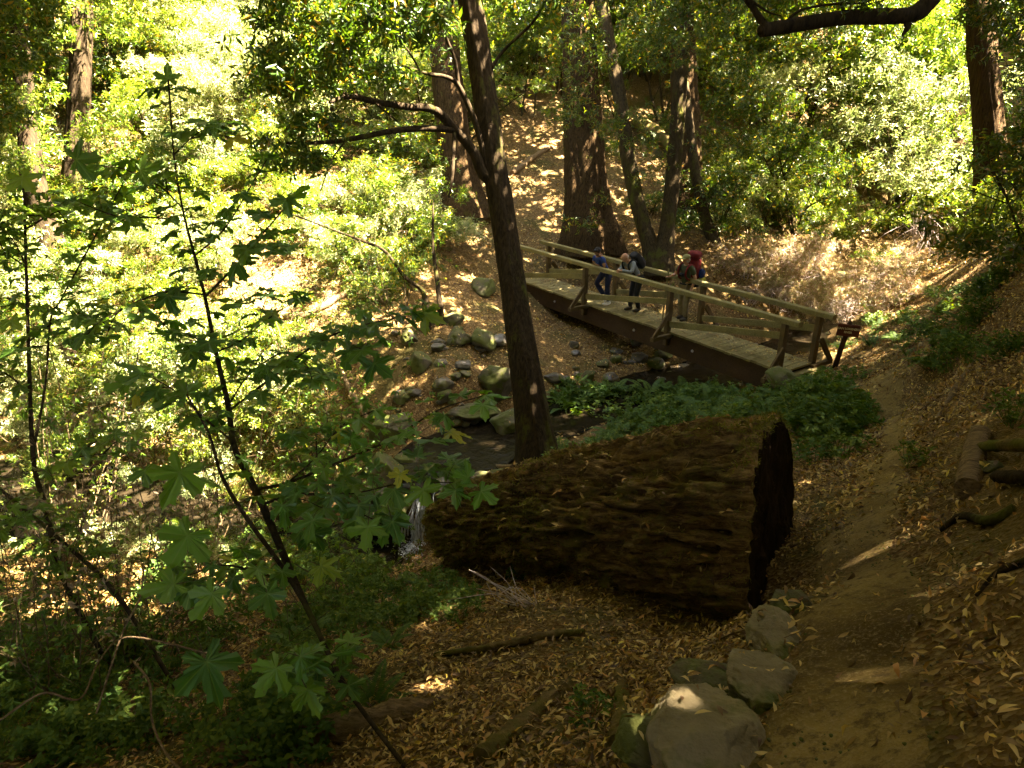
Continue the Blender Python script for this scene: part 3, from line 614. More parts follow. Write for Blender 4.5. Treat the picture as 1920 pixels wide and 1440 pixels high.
big_tree('slender_tree', [(1290,210,16,22.5),(1300,300,18,22.5),(1312,370,20,22.6),(1330,430,22,22.6),(1352,490,28,22.5)], 'stout mossy stem slanting right behind the slender trunks', 'tree', 'oakbark', None, 31, 20, 3, rt=.05, flare=.3)
for k, (pts, lb) in enumerate([([(745,260,5,17),(760,350,7,17),(775,430,9,17),(800,500,10,17),(830,560,12,17),(835,585,16,17)], 'crooked thin sapling stem on the leafy bank left of the leaning tree'),
        ([(812,400,4,17.2),(812,460,6,17.2),(820,530,8,17.2),(826,580,12,17.1)], 'thin upright stem beside the crooked sapling left of the leaning tree'),
        ([(675,450,5,16.6),(720,470,6,16.6),(760,520,7,16.8),(792,545,8,16.9),(800,585,14,16.9)], 'low arching stem bending toward the sunlit bank')]):
    big_tree('sapling', pts, lb, 'sapling', 'darkbark', 'saplings on the far bank', 40 + k, 12, -2, rt=.01, flare=.2)
# the limb hanging in at the top right: its tree stands on the bank to the right of the view
over, OP, Or = big_tree('overhanging_tree', [(2330,-200,70,8.2),(2290,300,74,8.2),(2270,700,90,8.3)], 'tree on the right bank whose thick dark limb hangs in at the top', 'tree', 'darkbark', None, 33, 30, 11)
limbs(over, [[(2310,-60,50,8.2),(2100,-160,44,7.9),(1900,-110,38,7.4),(1790,-50,34,7.1),(1745,0,31,7.0),(1722,22,30,7.0),(1690,30,28,6.95),(1600,32,27,6.9),(1520,42,26,6.8),(1460,52,26,6.75),(1428,58,22,6.7),(1424,60,10,6.7)],
    [(1700,32,18,7),(1702,50,12,6.98),(1692,66,4,6.97)], [(1440,55,16,6.7),(1425,35,13,6.7),(1412,15,12,6.65),(1398,-6,11,6.6),(1380,-60,9,6.5)],
    [(1470,45,6,6.8),(1500,20,5,6.75),(1560,8,4,6.7),(1620,6,3,6.65)], [(1585,30,7,6.9),(1578,10,5,6.9),(1570,-20,4,6.9)], [(1398,-6,5,6.6),(1440,22,4,6.6),(1465,30,2,6.6)]], 'darkbark', sides=14, wob=.1)
# trees whose trunks stand outside the view and whose crowns shade the foreground
for k, (x, y, r_) in enumerate([(7.5, 2.5, .35), (8.0, -2.0, .3), (3.5, -4.5, .3), (-3.5, -4.0, .35), (-8, 2, .3), (13, 12, .4), (15, 19, .35), (-12, 8, .3), (-19,14,.4), (20,24,.4), (11,7,.3)]):
    g = on(x, y); root = empty('bay_tree', (0, 0, 0), 'tall bay tree standing outside the view whose canopy shades the path', 'tree', 'tall bay trees round the viewpoint')
    t = np.linspace(0, 1, 60)[:, None]; P = g + [0, 0, -.2] + t * [random.uniform(-1, 1), random.uniform(-1, 1), 13.5] + .25 * np.sin(t * 5 + k) * [1, .7, 0]
    mb = MB(); flute_trunk(mb, P[::-1], r_ * (1 - .75 * t[::-1, 0]), 20, 70 + k, .1, .4, .05); mb.build('trunk', M['oakbark'], root); CANOPY.append([root, np.array([x, y]), P[::-1], []])
# ------------------------------------------------------------------ overhead canopy: unseen leaf sprays added by a shade map to cast shadow
SHD = np.array([[int(c) for c in r] for r in [
 # u: 40 .. 1880 in steps of 80; v: 40 .. 1400 in steps of 80
 '754332245666666665665657','652221146666667666620257','542222244566777666310257','443222235678888864110256',
 '222222224688888875211366','122221123578888886421246','111111112688888888531356','111110133788999999742689',
 '111111259999999999868999','332113579999999999999999','552003689999999999999999','641004689999999999999999',
 '875566789999999999999999','777777889997789999989999','887888999988999999989999','888888999998899999989999','888889999997799999978999','888899999998779999978999']], float) / 9
def shade_at(u, v):
    x = np.clip(u / 80 - .5, 0, 22.999); y = np.clip(v / 80 - .5, 0, 16.999); i = x.astype(int); j = y.astype(int); fx = x - i; fy = y - j
    return SHD[j, i] * (1 - fx) * (1 - fy) + SHD[j, i + 1] * fx * (1 - fy) + SHD[j + 1, i] * (1 - fx) * fy + SHD[j + 1, i + 1] * fx * fy
def sun_ground(Q):
    t = np.full(len(Q), 14.0)
    for k in range(14):
        P = Q - SUNV * t[:, None]; h = np.where(P[:, 1] > -5, Hc(P[:, 0], P[:, 1]), -1.5); t = t + (P[:, 2] - h) * .8
    return Q - SUNV * t[:, None]
NC = 76000
Qx = rng.uniform(-34, 40, NC * 4); Qy = rng.uniform(-15, 48, NC * 4); wgt = 1 / (1 + .0 * Qy); Qh = rng.uniform(0, 1, NC * 4)
gz = np.where(Qy > -5, Hc(Qx, Qy), -1.5); Qz = np.maximum(gz + 8.5, .16 * np.clip(Qy, 0, 99) + 3.6 + 0 * Qx) + Qh * 3.2
Q = np.stack([Qx, Qy, Qz], -1); T = sun_ground(Q); u, v, d = proj(T)
infr = (d > .5) & (u > -60) & (u < 1980) & (v > -60) & (v < 1500)
S_ = np.where(infr, shade_at(u, v), np.where((np.abs(T[:, 0]) < 9) & (T[:, 1] < 12), .93, .94))
S_ = np.clip(S_ + .16 * fbm(T * [.9, .9, .9], 2, 91) * (S_ < .9) * (S_ > .15), 0, 1)
hole = vnoise(T * 3.0, 55) + .6 * vnoise(T * 6.0, 56); S_ = np.where((hole > np.where(T[:, 1] < 9, .60, .86)) & (S_ < 1.1), S_ * np.where(T[:, 1] < 9, .25, .45), S_)
keep = rng.random(len(S_)) < -np.log(1 - np.minimum(S_, .975)) / 5.6
Q = Q[keep]; print('canopy sprays', len(Q))
cxy = np.array([c[1] for c in CANOPY]); near = np.array([int(np.argmin(((q_[:2] - cxy) ** 2).sum(-1))) for q_ in Q])
def rosettes(C, D, nl, L, W, splay=1.1, droop=.25, jit=.15, g=rng, curl=.1, fold=.25):
    """nl leaves radiating from each twig tip C about the twig direction D"""
    N = len(C); D = nrm(D); a = nrm(np.cross(D, rand_dirs(N, g))); b = np.cross(D, a)
    ph = g.uniform(0, 2 * math.pi, (N, 1)) + np.arange(nl)[None] * 2.4; sp = g.normal(splay, .22, (N, nl))
    d = D[:, None] * np.cos(sp)[..., None] + (a[:, None] * np.cos(ph)[..., None] + b[:, None] * np.sin(ph)[..., None]) * np.sin(sp)[..., None]
    d = d + [0, 0, -droop] + g.normal(size=d.shape) * jit; back = (np.arange(nl)[None] / nl * np.ones((N, 1)))[..., None]
    Lb = np.broadcast_to(np.asarray(L, float), (N,))[:, None] * g.uniform(.7, 1.15, (N, nl))
    pos = C[:, None] - D[:, None] * back * Lb[..., None] * 1.1
    nn = D[:, None] + g.normal(size=d.shape) * .25
    Wb = Lb * (W if np.isscalar(W) else 1)
    return kites(pos.reshape(-1, 3), d.reshape(-1, 3), nn.reshape(-1, 3), Lb.ravel(), Wb.ravel(), fold, .42, curl)
for ci, c in enumerate(CANOPY):
    q = Q[near == ci]
    if len(q) < 5: continue
    mb = MB(); V, F = rosettes(q, rand_dirs(len(q)) + [0, 0, .6], 6, .42, .42, 1.2, .1); mb.add(V, F)
    mb.build('crown', M['canopy'], c[0])
    # boughs carrying it
    mb = MB(); P = c[2]
    for k in range(min(26, 6 + len(q) // 60)):
        e = q[rng.integers(len(q))]; zt = e[2] - rng.uniform(1, 3); i = int(np.argmin(np.abs(P[:, 2] - min(zt, P[0, 2] - .3)))); s0 = P[i]
        mid = s0 * .5 + e * .5 + [0, 0, .5]
        if e[2] < .2 * max(e[1], 0) + 2.5: continue
        add_tube(mb, smooth_path([s0, mid + rng.normal(size=3) * .3, e], 14), np.linspace(.09, .015, 14), 6, cap=False)
    if mb.V: mb.build('boughs', M['oakbark'], c[0])
# ------------------------------------------------------------------ hillside shrubs and understory trees
def lobed_cloud(n, g, lobes, R_, zc, flat=.75):
    """twig tips over several overlapping lobes, mostly near the outside"""
    C = g.normal(size=(lobes, 3)) * [R_ * .55, R_ * .55, R_ * .38]; C[0] = 0
    rad = g.uniform(.38, .62, lobes) * R_; k = g.integers(0, lobes, n); D = rand_dirs(n, g); D[:, 2] = np.where(D[:, 2] < -.3, -D[:, 2] * .6, D[:, 2]); D = nrm(D)
    r = rad[k] * g.uniform(.45, 1.12, n) ** .6; P = C[k] + D * r[:, None] * [1, 1, flat]
    # twigs gather in sprays
    m = n // 9; ctr = P[g.integers(0, n, m)]; kk = g.integers(0, m, n); pull = g.random(n) < .72
    P[pull] = ctr[kk[pull]] + g.normal(size=(pull.sum(), 3)) * [.16, .16, .07] * R_ * .8
    return P + [0, 0, zc], nrm(D * .7 + [0, 0, .35] + g.normal(size=D.shape) * .3), C + [0, 0, zc]
def make_plant(name, seed, kind, mat):
    g = np.random.default_rng(seed)
    if kind == 'shrub': n, R_, zc, lob, nl, L = 560, 1.0, .6, 8, 6, .115
    elif kind == 'tree': n, R_, zc, lob, nl, L = 1500, 1.7, 2.6, 12, 7, .13
    elif kind == 'tall': n, R_, zc, lob, nl, L = 1900, 2.0, 3.6, 16, 7, .16
    elif kind == 'dome': n, R_, zc, lob, nl, L = 2300, 1.9, 2.0, 18, 7, .125
    elif kind == 'brush': n, R_, zc, lob, nl, L = 620, 1.0, .5, 9, 4, .10
    P, D, C = lobed_cloud(n, g, lob, R_, zc, .9 if kind in ('tall',) else .7)
    if kind == 'tall': P[:, 2] += (P[:, 2] - zc) * .6
    P[:, 2] = np.maximum(P[:, 2], .06)
    root = empty(name, (0, 0, -200), '', 'shrub')
    mb = MB(); V, F = rosettes(P, D, nl, L, .27, 1.15, .3, .2, g, .15); mb.add(V, F); cr = mb.build('crown', M[mat], root)
    mb = MB(); ns = {'shrub': 5, 'tree': 3, 'tall': 2, 'dome': 5, 'brush': 9}[kind]; big = {'shrub': .018, 'tree': .055, 'tall': .10, 'dome': .05, 'brush': .01}[kind]
    base = g.normal(size=(ns, 3)) * [.12, .12, 0] * R_
    for k in range(ns):
        tgt = C[g.integers(lob)] * [1, 1, 1]; b = base[k] + [0, 0, -.25]; m_ = b * .5 + tgt * .5 + g.normal(size=3) * .12 * R_ + [0, 0, .1]
        path = smooth_path([b, m_, tgt], 14); add_tube(mb, path, np.linspace(big, big * .4, 14), 7, .15, k, cap=False, wk=8)
        for q in range(7):
            s0 = path[g.integers(4, 13)]; e = P[g.integers(n)]
            if np.linalg.norm(e - s0) > R_ * 1.2: e = s0 + (e - s0) * .5
            add_tube(mb, smooth_path([s0, s0 * .5 + e * .5 + g.normal(size=3) * .08 + [0, 0, .08], e], 8), np.linspace(big * .38, .004, 8), 4, cap=False)
    mb.build('trunk' if kind in ('tree', 'tall', 'dome') else 'stems', M['oakbark'] if kind != 'brush' else M['palewood'], root)
    return root
PR = {}
for kind, mats in (('shrub', ('bay', 'bay_bright', 'pale')), ('tree', ('bay', 'bay_bright', 'pale')), ('tall', ('bay', 'bay_bright')), ('dome', ('pale',)), ('brush', ('dry',))):
    for m_ in mats:
        PR[kind, m_] = [make_plant('bay_shrub' if kind == 'shrub' else 'brush' if kind == 'brush' else 'bay_tree', 100 + 10 * len(PR) + k, kind, m_) for k in range(3 if kind in ('shrub', 'tree') else 2)]
USED = set()
def plant(kind, m_, P, s, label, cat, group, tilt=.08):
    g = random.choice(PR[kind, m_]); rz = random.uniform(0, 6.28); sc3 = (s * random.uniform(.85, 1.15), s * random.uniform(.85, 1.15), s * random.uniform(.85, 1.2))
    return copy_tree(g, P, rz, sc3, label, cat, group, (random.gauss(0, tilt), random.gauss(0, tilt)))
def scatter(region, n, fn, mind=.9):
    """random photo points inside a polygon, dropped on the ground, kept apart from one another"""
    out = []; poly = np.array(region, float); lo, hi = poly.min(0), poly.max(0); tries = 0
    def inside(p):
        c = False; j = len(poly) - 1
        for i in range(len(poly)):
            if (poly[i][1] > p[1]) != (poly[j][1] > p[1]) and p[0] < (poly[j][0] - poly[i][0]) * (p[1] - poly[i][1]) / (poly[j][1] - poly[i][1]) + poly[i][0]: c = not c
            j = i
        return c
    while len(out) < n and tries < n * 12:
        tries += 1; p = (random.uniform(lo[0], hi[0]), random.uniform(lo[1], hi[1]))
        if not inside(p): continue
        P = G(*p)
        if P[1] < 1.5 or any(np.linalg.norm(P - o) < mind for o in out): continue
        out.append(P); fn(P, p)
    return out
GL = 'laurel shrubs on the sunlit left hillside'; GT = 'young bay trees on the upper slopes'; GR = 'laurel shrubs right of the slender trunks'
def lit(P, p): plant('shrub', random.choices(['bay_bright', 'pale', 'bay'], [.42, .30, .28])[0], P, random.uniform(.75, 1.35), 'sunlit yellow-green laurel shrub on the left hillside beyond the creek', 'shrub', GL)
scatter([(-60,330),(420,330),(470,470),(430,600),(330,760),(140,880),(-60,880)], 62, lit, .8)
scatter([(420,260),(860,300),(790,480),(700,530),(560,480),(430,430)], 30, lit, .8)
scatter([(420,600),(560,700),(640,760),(560,830),(380,840),(300,780)], 12, lit, .7)
scatter([(-80,880),(420,900),(640,930),(600,1060),(300,1080),(-80,1080)], 30, lambda P, p: (pdist(P[0:1], P[1:2], CK1)[0][0] > .9) and plant('shrub', random.choice(['bay', 'pale', 'bay_bright']), P, random.uniform(.35, .6), 'small leafy shrub along the lower pool at left', 'shrub', 'small shrubs along the lower pool'), .55)
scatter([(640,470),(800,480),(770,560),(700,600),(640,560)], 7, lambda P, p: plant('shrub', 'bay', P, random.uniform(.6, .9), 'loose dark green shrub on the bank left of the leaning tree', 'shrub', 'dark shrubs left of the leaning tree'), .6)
def up_l(P, p):
    if 70 < p[0] < 240 and p[1] > 60 or p[0] < 120 and p[1] > 200: return
    plant('tree', random.choice(['bay_bright', 'pale', 'bay_bright']), P, random.uniform(.8, 1.15), 'bright leafy young bay tree high on the left hillside', 'tree', 'young bay trees high on the left hillside')
scatter([(-80,60),(780,60),(760,300),(-80,360)], 34, up_l, 1.5)
scatter([(-80,20),(800,20),(780,330),(-80,380)], 46, lambda P, p: plant('shrub', random.choice(['bay_bright', 'bay', 'pale', 'bay_bright']), P, random.uniform(1.3, 2.0), 'broad fresh green shrub on the upper left hillside', 'shrub', 'broad shrubs on the upper left hillside'), 1.2)
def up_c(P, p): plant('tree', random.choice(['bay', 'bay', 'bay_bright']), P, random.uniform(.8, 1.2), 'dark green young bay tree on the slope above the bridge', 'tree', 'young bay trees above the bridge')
scatter([(760,40),(1440,40),(1400,250),(1240,230),(980,240),(800,300)], 36, up_c, 1.4)
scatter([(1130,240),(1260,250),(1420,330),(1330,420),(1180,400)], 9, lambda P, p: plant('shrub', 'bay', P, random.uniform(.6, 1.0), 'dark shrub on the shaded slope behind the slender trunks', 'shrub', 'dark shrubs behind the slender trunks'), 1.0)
for (x0, x1, y0, y1, n) in ((-42, -14, 20, 50, 16), (-16, 16, 38, 56, 24), (14, 44, 34, 60, 26)):
    for k in range(n):
        x, y = random.uniform(x0, x1), random.uniform(y0, y1); plant('tall', random.choice(['bay', 'bay', 'bay_bright']), on(x, y), random.uniform(1.2, 1.7), 'tall leafy bay tree on the far ridge', 'tree', 'tall bay trees on the far ridge')
for k in range(44):  # ring of out-of-view trees, added to keep skylight off the shaded ground
    z = k % 4
    x, y = ((random.uniform(-24, 24), random.uniform(-17, -9)), (random.uniform(17, 32), random.uniform(-8, 14)), (random.uniform(-34, -22), random.uniform(-8, 12)), (random.uniform(-16, 16), random.uniform(-14, -8)))[z]
    plant('tall', 'bay', on(x, y), random.uniform(1.5, 2.3), 'unseen tall bay tree added round the viewpoint to block skylight', 'tree', 'added sky-blocking trees round the viewpoint')
def mid_r(P, p): plant('shrub', random.choice(['bay', 'pale', 'bay_bright']), P, random.uniform(1.0, 1.6), 'green laurel shrub on the slope right of the slender trunks', 'shrub', GR)
scatter([(1340,330),(1560,330),(1640,420),(1600,470),(1460,450),(1330,440)], 14, mid_r, 1.0)
scatter([(1380,60),(1900,60),(1900,340),(1700,400),(1520,330),(1400,320)], 20, lambda P, p: (1440 < p[0] < 1905 and p[1] > 120) or (1780 < p[0] < 1905 and p[1] > 90) or plant('tree', random.choice(['bay', 'bay_bright', 'pale', 'bay']), P, random.uniform(.9, 1.3), 'leafy bay tree in the valley right of the slender trunks', 'tree', 'bay trees in the right hand valley'), 1.7)
scatter([(1700,360),(1940,360),(1940,470),(1800,480),(1700,440)], 14, lambda P, p: plant('shrub', random.choice(['bay', 'bay_bright']), P, random.uniform(1.0, 1.5), 'green shrub under the tall redwood at the right edge', 'shrub', 'shrubs under the right redwood'), 1.0)
plant('dome', 'pale', G(1645, 430) + [0, 0, .6], 1.95, 'large domed laurel lit pale green in the right hand valley', 'tree', None, .02)
plant('shrub', 'bay', G(1325, 440), 1.5, 'dense dark green laurel bush directly above the hiker with the red pack', 'shrub', None, .02)
plant('tree', 'bay', G(1480, 440), .9, 'laurel with drooping leaves on the bank above the right end of the bridge', 'tree', None, .02)
plant('shrub', 'bay', G(1395, 400), 1.4, 'laurel bush left of the drooping laurel on the shaded bank', 'shrub', None, .02)
scatter([(1350,500),(1500,470),(1690,480),(1700,560),(1600,620),(1500,600),(1380,570)], 30, lambda P, p: plant('brush', 'dry', P, random.uniform(.55, .95), 'low dry brush with pale curled leaves in the gully beyond the bridge', 'shrub', 'dry brush in the gully'), .5)
for (u0, v0, s0, lb) in ((1745,470,1.3,'bleached dead brush at the foot of the domed laurel'),):
    pass
dead = empty('dead_brush', G(1712, 510), 'bleached bare twigs hanging at the right foot of the domed laurel', 'dead brush')
mb = MB()
for k in range(60):
    a = np.array([random.gauss(0, .5), random.gauss(0, .2), 2.1 + random.gauss(0, .3)]); e = np.array([random.gauss(0, .8), random.gauss(0, .5), random.uniform(.0, .9)])
    add_tube(mb, smooth_path([a, a * .5 + e * .5 + rng.normal(size=3) * .25, e], 10), np.linspace(.009, .003, 10), 5, cap=False)
mb.build('twigs', M['palewood'], dead)
# remove the unplaced originals
for lst in PR.values():
    for o in lst:
        for c in list(o.children): bpy.data.objects.remove(c)
        bpy.data.objects.remove(o)
# undergrowth film over the lit slopes
def cover(name, n, us, vs, dmax, L, mat, W=.3, h=.12, seed=0, cond=None):
    g = np.random.default_rng(seed); u = g.uniform(*us, n); v = g.uniform(*vs, n)
    pts = []
    uu = np.linspace(us[0], us[1], 36); vv = np.linspace(vs[0], vs[1], 30); grid = np.array([[G(a, b) for b in vv] for a in uu])
    fu = (u - us[0]) / (us[1] - us[0]) * 34.999; fv = (v - vs[0]) / (vs[1] - vs[0]) * 28.999; i = fu.astype(int); j = fv.astype(int); a = (fu - i)[:, None]; b = (fv - j)[:, None]
    P = grid[i, j] * (1 - a) * (1 - b) + grid[i + 1, j] * a * (1 - b) + grid[i, j + 1] * (1 - a) * b + grid[i + 1, j + 1] * a * b
    if cond is not None: P = P[cond(P, u, v, g)]
    P[:, 2] = H(P[:, 0], P[:, 1]) + g.uniform(0, h, len(P)); return P, g
def addcover(name, P, g, L, W, mat, nl=6, splay=1.0, droop=.1):
    mb = MB(); V, F = rosettes(P, nrm(rand_dirs(len(P), g) * .5 + [0, 0, 1]), nl, L * g.uniform(.6, 1.2, len(P)), W, splay, droop, .2, g, .15); mb.add(V, F)
    return tag(mb.build(name, M[mat]), kind='stuff')
P, g = cover('', 15000, (-60, 860), (150, 900), 40, .1, 'pale', seed=5, cond=lambda P, u, v, g: (fbm(P * .8, 3, 5) > -.12) & ~((u > 430) & (u < 640) & (v > 470) & (v < 690)) & ~((u > 700) & (v > 470)) & (pdist(P[:, 0], P[:, 1], CK1)[0] > 1.6))
addcover('undergrowth', P, g, .12, .28, 'bay_bright')
P, g = cover('', 5000, (1250, 1900), (240, 640), 40, .1, 'pale', seed=6, cond=lambda P, u, v, g: (fbm(P * .8, 3, 6) > .1) & (pdist(P[:, 0], P[:, 1], CK2)[0] > 1.6) & (v < 640 - (u - 1500) * .45))
addcover('undergrowth', P, g, .10, .3, 'bay')
# ------------------------------------------------------------------ people on the bridge
def deck_so(u, v):
    a = Wp(u, v, 10.0) - B0; d0 = nrm(Wp(u, v, 10.0)); A = np.stack([bdir, bo, -d0], 1); s, o, t = np.linalg.solve(A, -B0); return s, o
def skin_mesh(name, nodes, edges, mat, parent, root=0, sub=2):
    names = list(nodes); me = bpy.data.meshes.new(name); me.from_pydata([tuple(nodes[k][0]) for k in names], [(names.index(a), names.index(b)) for a, b in edges], [])
    o = bpy.data.objects.new(name, me); col.objects.link(o); m = o.modifiers.new('skin', 'SKIN'); m.use_smooth_shade = True; m.branch_smoothing = .3
    sv = me.skin_vertices[0].data if me.skin_vertices else None
    if sv is None:
        bpy.context.view_layer.objects.active = o; bpy.ops.mesh.customdata_skin_add(); sv = me.skin_vertices[0].data
    for i, k in enumerate(names):
        r = nodes[k][1]; sv[i].radius = (r, r) if np.isscalar(r) else r; sv[i].use_root = (i == root)
    s = o.modifiers.new('sub', 'SUBSURF'); s.levels = s.render_levels = sub
    bpy.context.view_layer.update(); dg = bpy.context.evaluated_depsgraph_get(); me2 = bpy.data.meshes.new_from_object(o.evaluated_get(dg)); bpy.data.objects.remove(o)
    o = bpy.data.objects.new(name, me2); col.objects.link(o); me2.materials.clear(); me2.materials.append(mat); o.parent = parent
    me2.polygons.foreach_set('use_smooth', np.ones(len(me2.polygons), bool)); return o
def ell(mb, c, r, n=16, m=0, e=1.0, rot=None):
    u = np.linspace(0, 2 * math.pi, n * 2, endpoint=False); v = np.linspace(-math.pi / 2, math.pi / 2, n)
    f = lambda x: np.sign(x) * np.abs(x) ** e
    V = np.stack([f(np.cos(v))[:, None] * f(np.cos(u))[None], f(np.cos(v))[:, None] * f(np.sin(u))[None], f(np.sin(v))[:, None] + 0 * u[None]], -1) * np.asarray(r)
    if rot is not None: V = V @ np.array(rot).T
    i, j = np.meshgrid(np.arange(n - 1), np.arange(2 * n), indexing='ij'); N = 2 * n
    mb.add(V + np.asarray(c), np.stack([i * N + j, i * N + (j + 1) % N, (i + 1) * N + (j + 1) % N, (i + 1) * N + j], -1).reshape(-1, 4), m)
def frame(fwd, up):
    f = nrm(fwd); s = nrm(np.cross(f, up)); u = np.cross(s, f); return np.stack([s, f, u], 1)      # columns: x right, y front, z up
def person(u, v, face, J, cols, label, hair, extra=None):
    s, o = deck_so(u, v); P = bp(s, o, 0.0); rz = math.atan2(-face[0], face[1])
    root = empty('person', P, label, 'person', None, rz)
    c, s_ = math.cos(rz), math.sin(rz)
    def loc(W): W = np.asarray(W) - P; return np.array([W[0] * c + W[1] * s_, -W[0] * s_ + W[1] * c, W[2]])
    J = {k: np.array(a, float) for k, a in J(loc, s, o).items()}
    nodes = dict(pelvis=(J['pelvis'], .105), belly=(J['pelvis'] * .55 + J['chest'] * .45, .105), chest=(J['chest'], .12), neck0=(J['neck'] * .75 + J['chest'] * .25, .07), neck=(J['neck'], .052), chin=(J['neck'] * .45 + J['head'] * .55, .06))
    edges = [('pelvis', 'belly'), ('belly', 'chest'), ('chest', 'neck0'), ('neck0', 'neck'), ('neck', 'chin')]
    for q in 'LR':
        sh, el, wr, kn, an, hp = (J[a + q] for a in ('sh', 'el', 'wr', 'kn', 'an', 'hip'))
        hd = nrm(J['hand' + q] - wr); palm = wr + hd * .05
        nodes.update({'sh' + q: (sh, .062), 'el' + q: (el, .042), 'fa' + q: (el * .6 + wr * .4, .040), 'wr' + q: (wr, .027), 'palm' + q: (palm, (.036, .02)), 'hip' + q: (hp, .09), 'th' + q: (hp * .55 + kn * .45, .078), 'kn' + q: (kn, .056), 'ca' + q: (kn * .62 + an * .38, .054), 'an' + q: (an, .036)})
        edges += [('neck0', 'sh' + q), ('sh' + q, 'el' + q), ('el' + q, 'fa' + q), ('fa' + q, 'wr' + q), ('wr' + q, 'palm' + q), ('pelvis', 'hip' + q), ('hip' + q, 'th' + q), ('th' + q, 'kn' + q), ('kn' + q, 'ca' + q), ('ca' + q, 'an' + q)]
        sd = nrm(np.cross(hd, J['nail' + q])) if 'nail' + q in J else nrm(np.cross(hd, [0, 0, 1.0])); dn = np.cross(sd, hd)
        for f_, (off, ln, cu) in enumerate([(-.030, .055, .3), (-.011, .072, .35), (.009, .075, .4), (.028, .065, .5)]):
            a = palm + hd * .035 + sd * off; b = a + hd * ln * .5 - dn * .006 * cu; e = b + hd * ln * .42 - dn * ln * cu
            nodes.update({f'f{f_}a' + q: (a, .0105), f'f{f_}b' + q: (b, .0095), f'f{f_}c' + q: (e, .0075)}); edges += [('palm' + q, f'f{f_}a' + q), (f'f{f_}a' + q, f'f{f_}b' + q), (f'f{f_}b' + q, f'f{f_}c' + q)]
        a = palm - hd * .01 - sd * .035; b = a - sd * .022 + hd * .028; nodes.update({'tha' + q: (a, .012), 'thb' + q: (b, .009)}); edges += [('palm' + q, 'tha' + q), ('tha' + q, 'thb' + q)]
    body = skin_mesh('body', nodes, edges, M[cols['skin']], root)
    # head: skull, jaw, nose, ears joined on to the body
    F3_ = frame(J['look'], J['headup']); hc = J['head']; g2 = MB()
    ell(g2, hc + F3_ @ np.array([0, -.004, .022]), (.078, .098, .098), 18, rot=F3_); ell(g2, hc + F3_ @ np.array([0, .022, -.045]), (.058, .068, .07), 14, rot=F3_)
    ell(g2, hc + F3_ @ np.array([0, .098, -.018]), (.013, .022, .024), 8, rot=F3_)
    for x in (-1, 1): ell(g2, hc + F3_ @ np.array([x * .08, -.005, -.01]), (.01, .022, .032), 8, rot=F3_); ell(g2, hc + F3_ @ np.array([x * .03, .083, .022]), (.024, .012, .008), 8, rot=F3_)
    ell(g2, hc + F3_ @ np.array([0, .087, -.062]), (.024, .008, .009), 8, rot=F3_)
    hm = g2.mesh('head', M[cols['skin']]); ho = bpy.data.objects.new('head', hm); col.objects.link(ho)
    with bpy.context.temp_override(active_object=body, selected_editable_objects=[body, ho], selected_objects=[body, ho]): ho.parent = root; bpy.ops.object.join()
    for x in (-1, 1):
        e = MB(); ell(e, hc + F3_ @ np.array([x * .03, .088, .008]), (.012, .007, .006), 8, rot=F3_); e.build('eye', M['hair_black'], root)
    # clothes
    sh_nodes = {k: (nodes[k][0], r) for k, r in dict(pelvis=.118, belly=.122, chest=.142, neck0=.085).items()}; se = [('pelvis', 'belly'), ('belly', 'chest'), ('chest', 'neck0')]
    for q in 'LR':
        sh_nodes['sh' + q] = (nodes['sh' + q][0], .078); se.append(('neck0', 'sh' + q)); se.append
        if cols.get('long'): sh_nodes['el' + q] = (nodes['el' + q][0], .056); sh_nodes['wr' + q] = (nodes['wr' + q][0], .040); se += [('sh' + q, 'el' + q), ('el' + q, 'wr' + q)]
        else: sh_nodes['sl' + q] = (nodes['sh' + q][0] * .35 + nodes['el' + q][0] * .65, .068); se += [('sh' + q, 'sl' + q)]
    skin_mesh('shirt', sh_nodes, se, M[cols['shirt']], root)
    tn = {'pelvis': (J['pelvis'] - [0, 0, .01], .120)}; te = []
    for q in 'LR':
        for k, r in (('hip', .105), ('th', .094), ('kn', .074), ('ca', .072), ('an', .066)): tn[k + q] = (nodes[k + q][0], r)
        te += [('pelvis', 'hip' + q), ('hip' + q, 'th' + q), ('th' + q, 'kn' + q), ('kn' + q, 'ca' + q), ('ca' + q, 'an' + q)]
    skin_mesh('trousers', tn, te, M[cols['trousers']], root)
    for q in 'LR':
        an = J['an' + q]; t = nrm(np.r_[J['toe' + q][:2], 0]) if 'toe' + q in J else np.array([0, 1.0, 0]); m_ = MB(); Fr = frame(t, [0, 0, 1.0])
        ell(m_, an + Fr @ np.array([0, .06, -.035]), (.048, .145, .045), 12, e=.8, rot=Fr); ell(m_, an + Fr @ np.array([0, -.01, .0]), (.045, .055, .07), 10, rot=Fr); m_.build('shoe', M[cols['shoe']], root)
    hair(root, hc, F3_, J)
    return root, J, P, rz, F3_, nodes
def hair_black(root, hc, F, J):
    m_ = MB(); ell(m_, hc + F @ np.array([0, -.018, .045]), (.092, .100, .092), 18, rot=F); ell(m_, hc + F @ np.array([0, .05, .10]), (.07, .05, .035), 12, rot=F)
    V = m_.V[0]; V += fbm(V * 30, 2, 4)[:, None] * .006 * nrm(V - hc); m_.build('hair', M['hair_black'], root)
def hair_bald(root, hc, F, J):
    m_ = MB(); ell(m_, hc + F @ np.array([0, -.03, -.0]), (.083, .082, .06), 16, rot=F); m_.build('hair', M['hair_grey'], root)
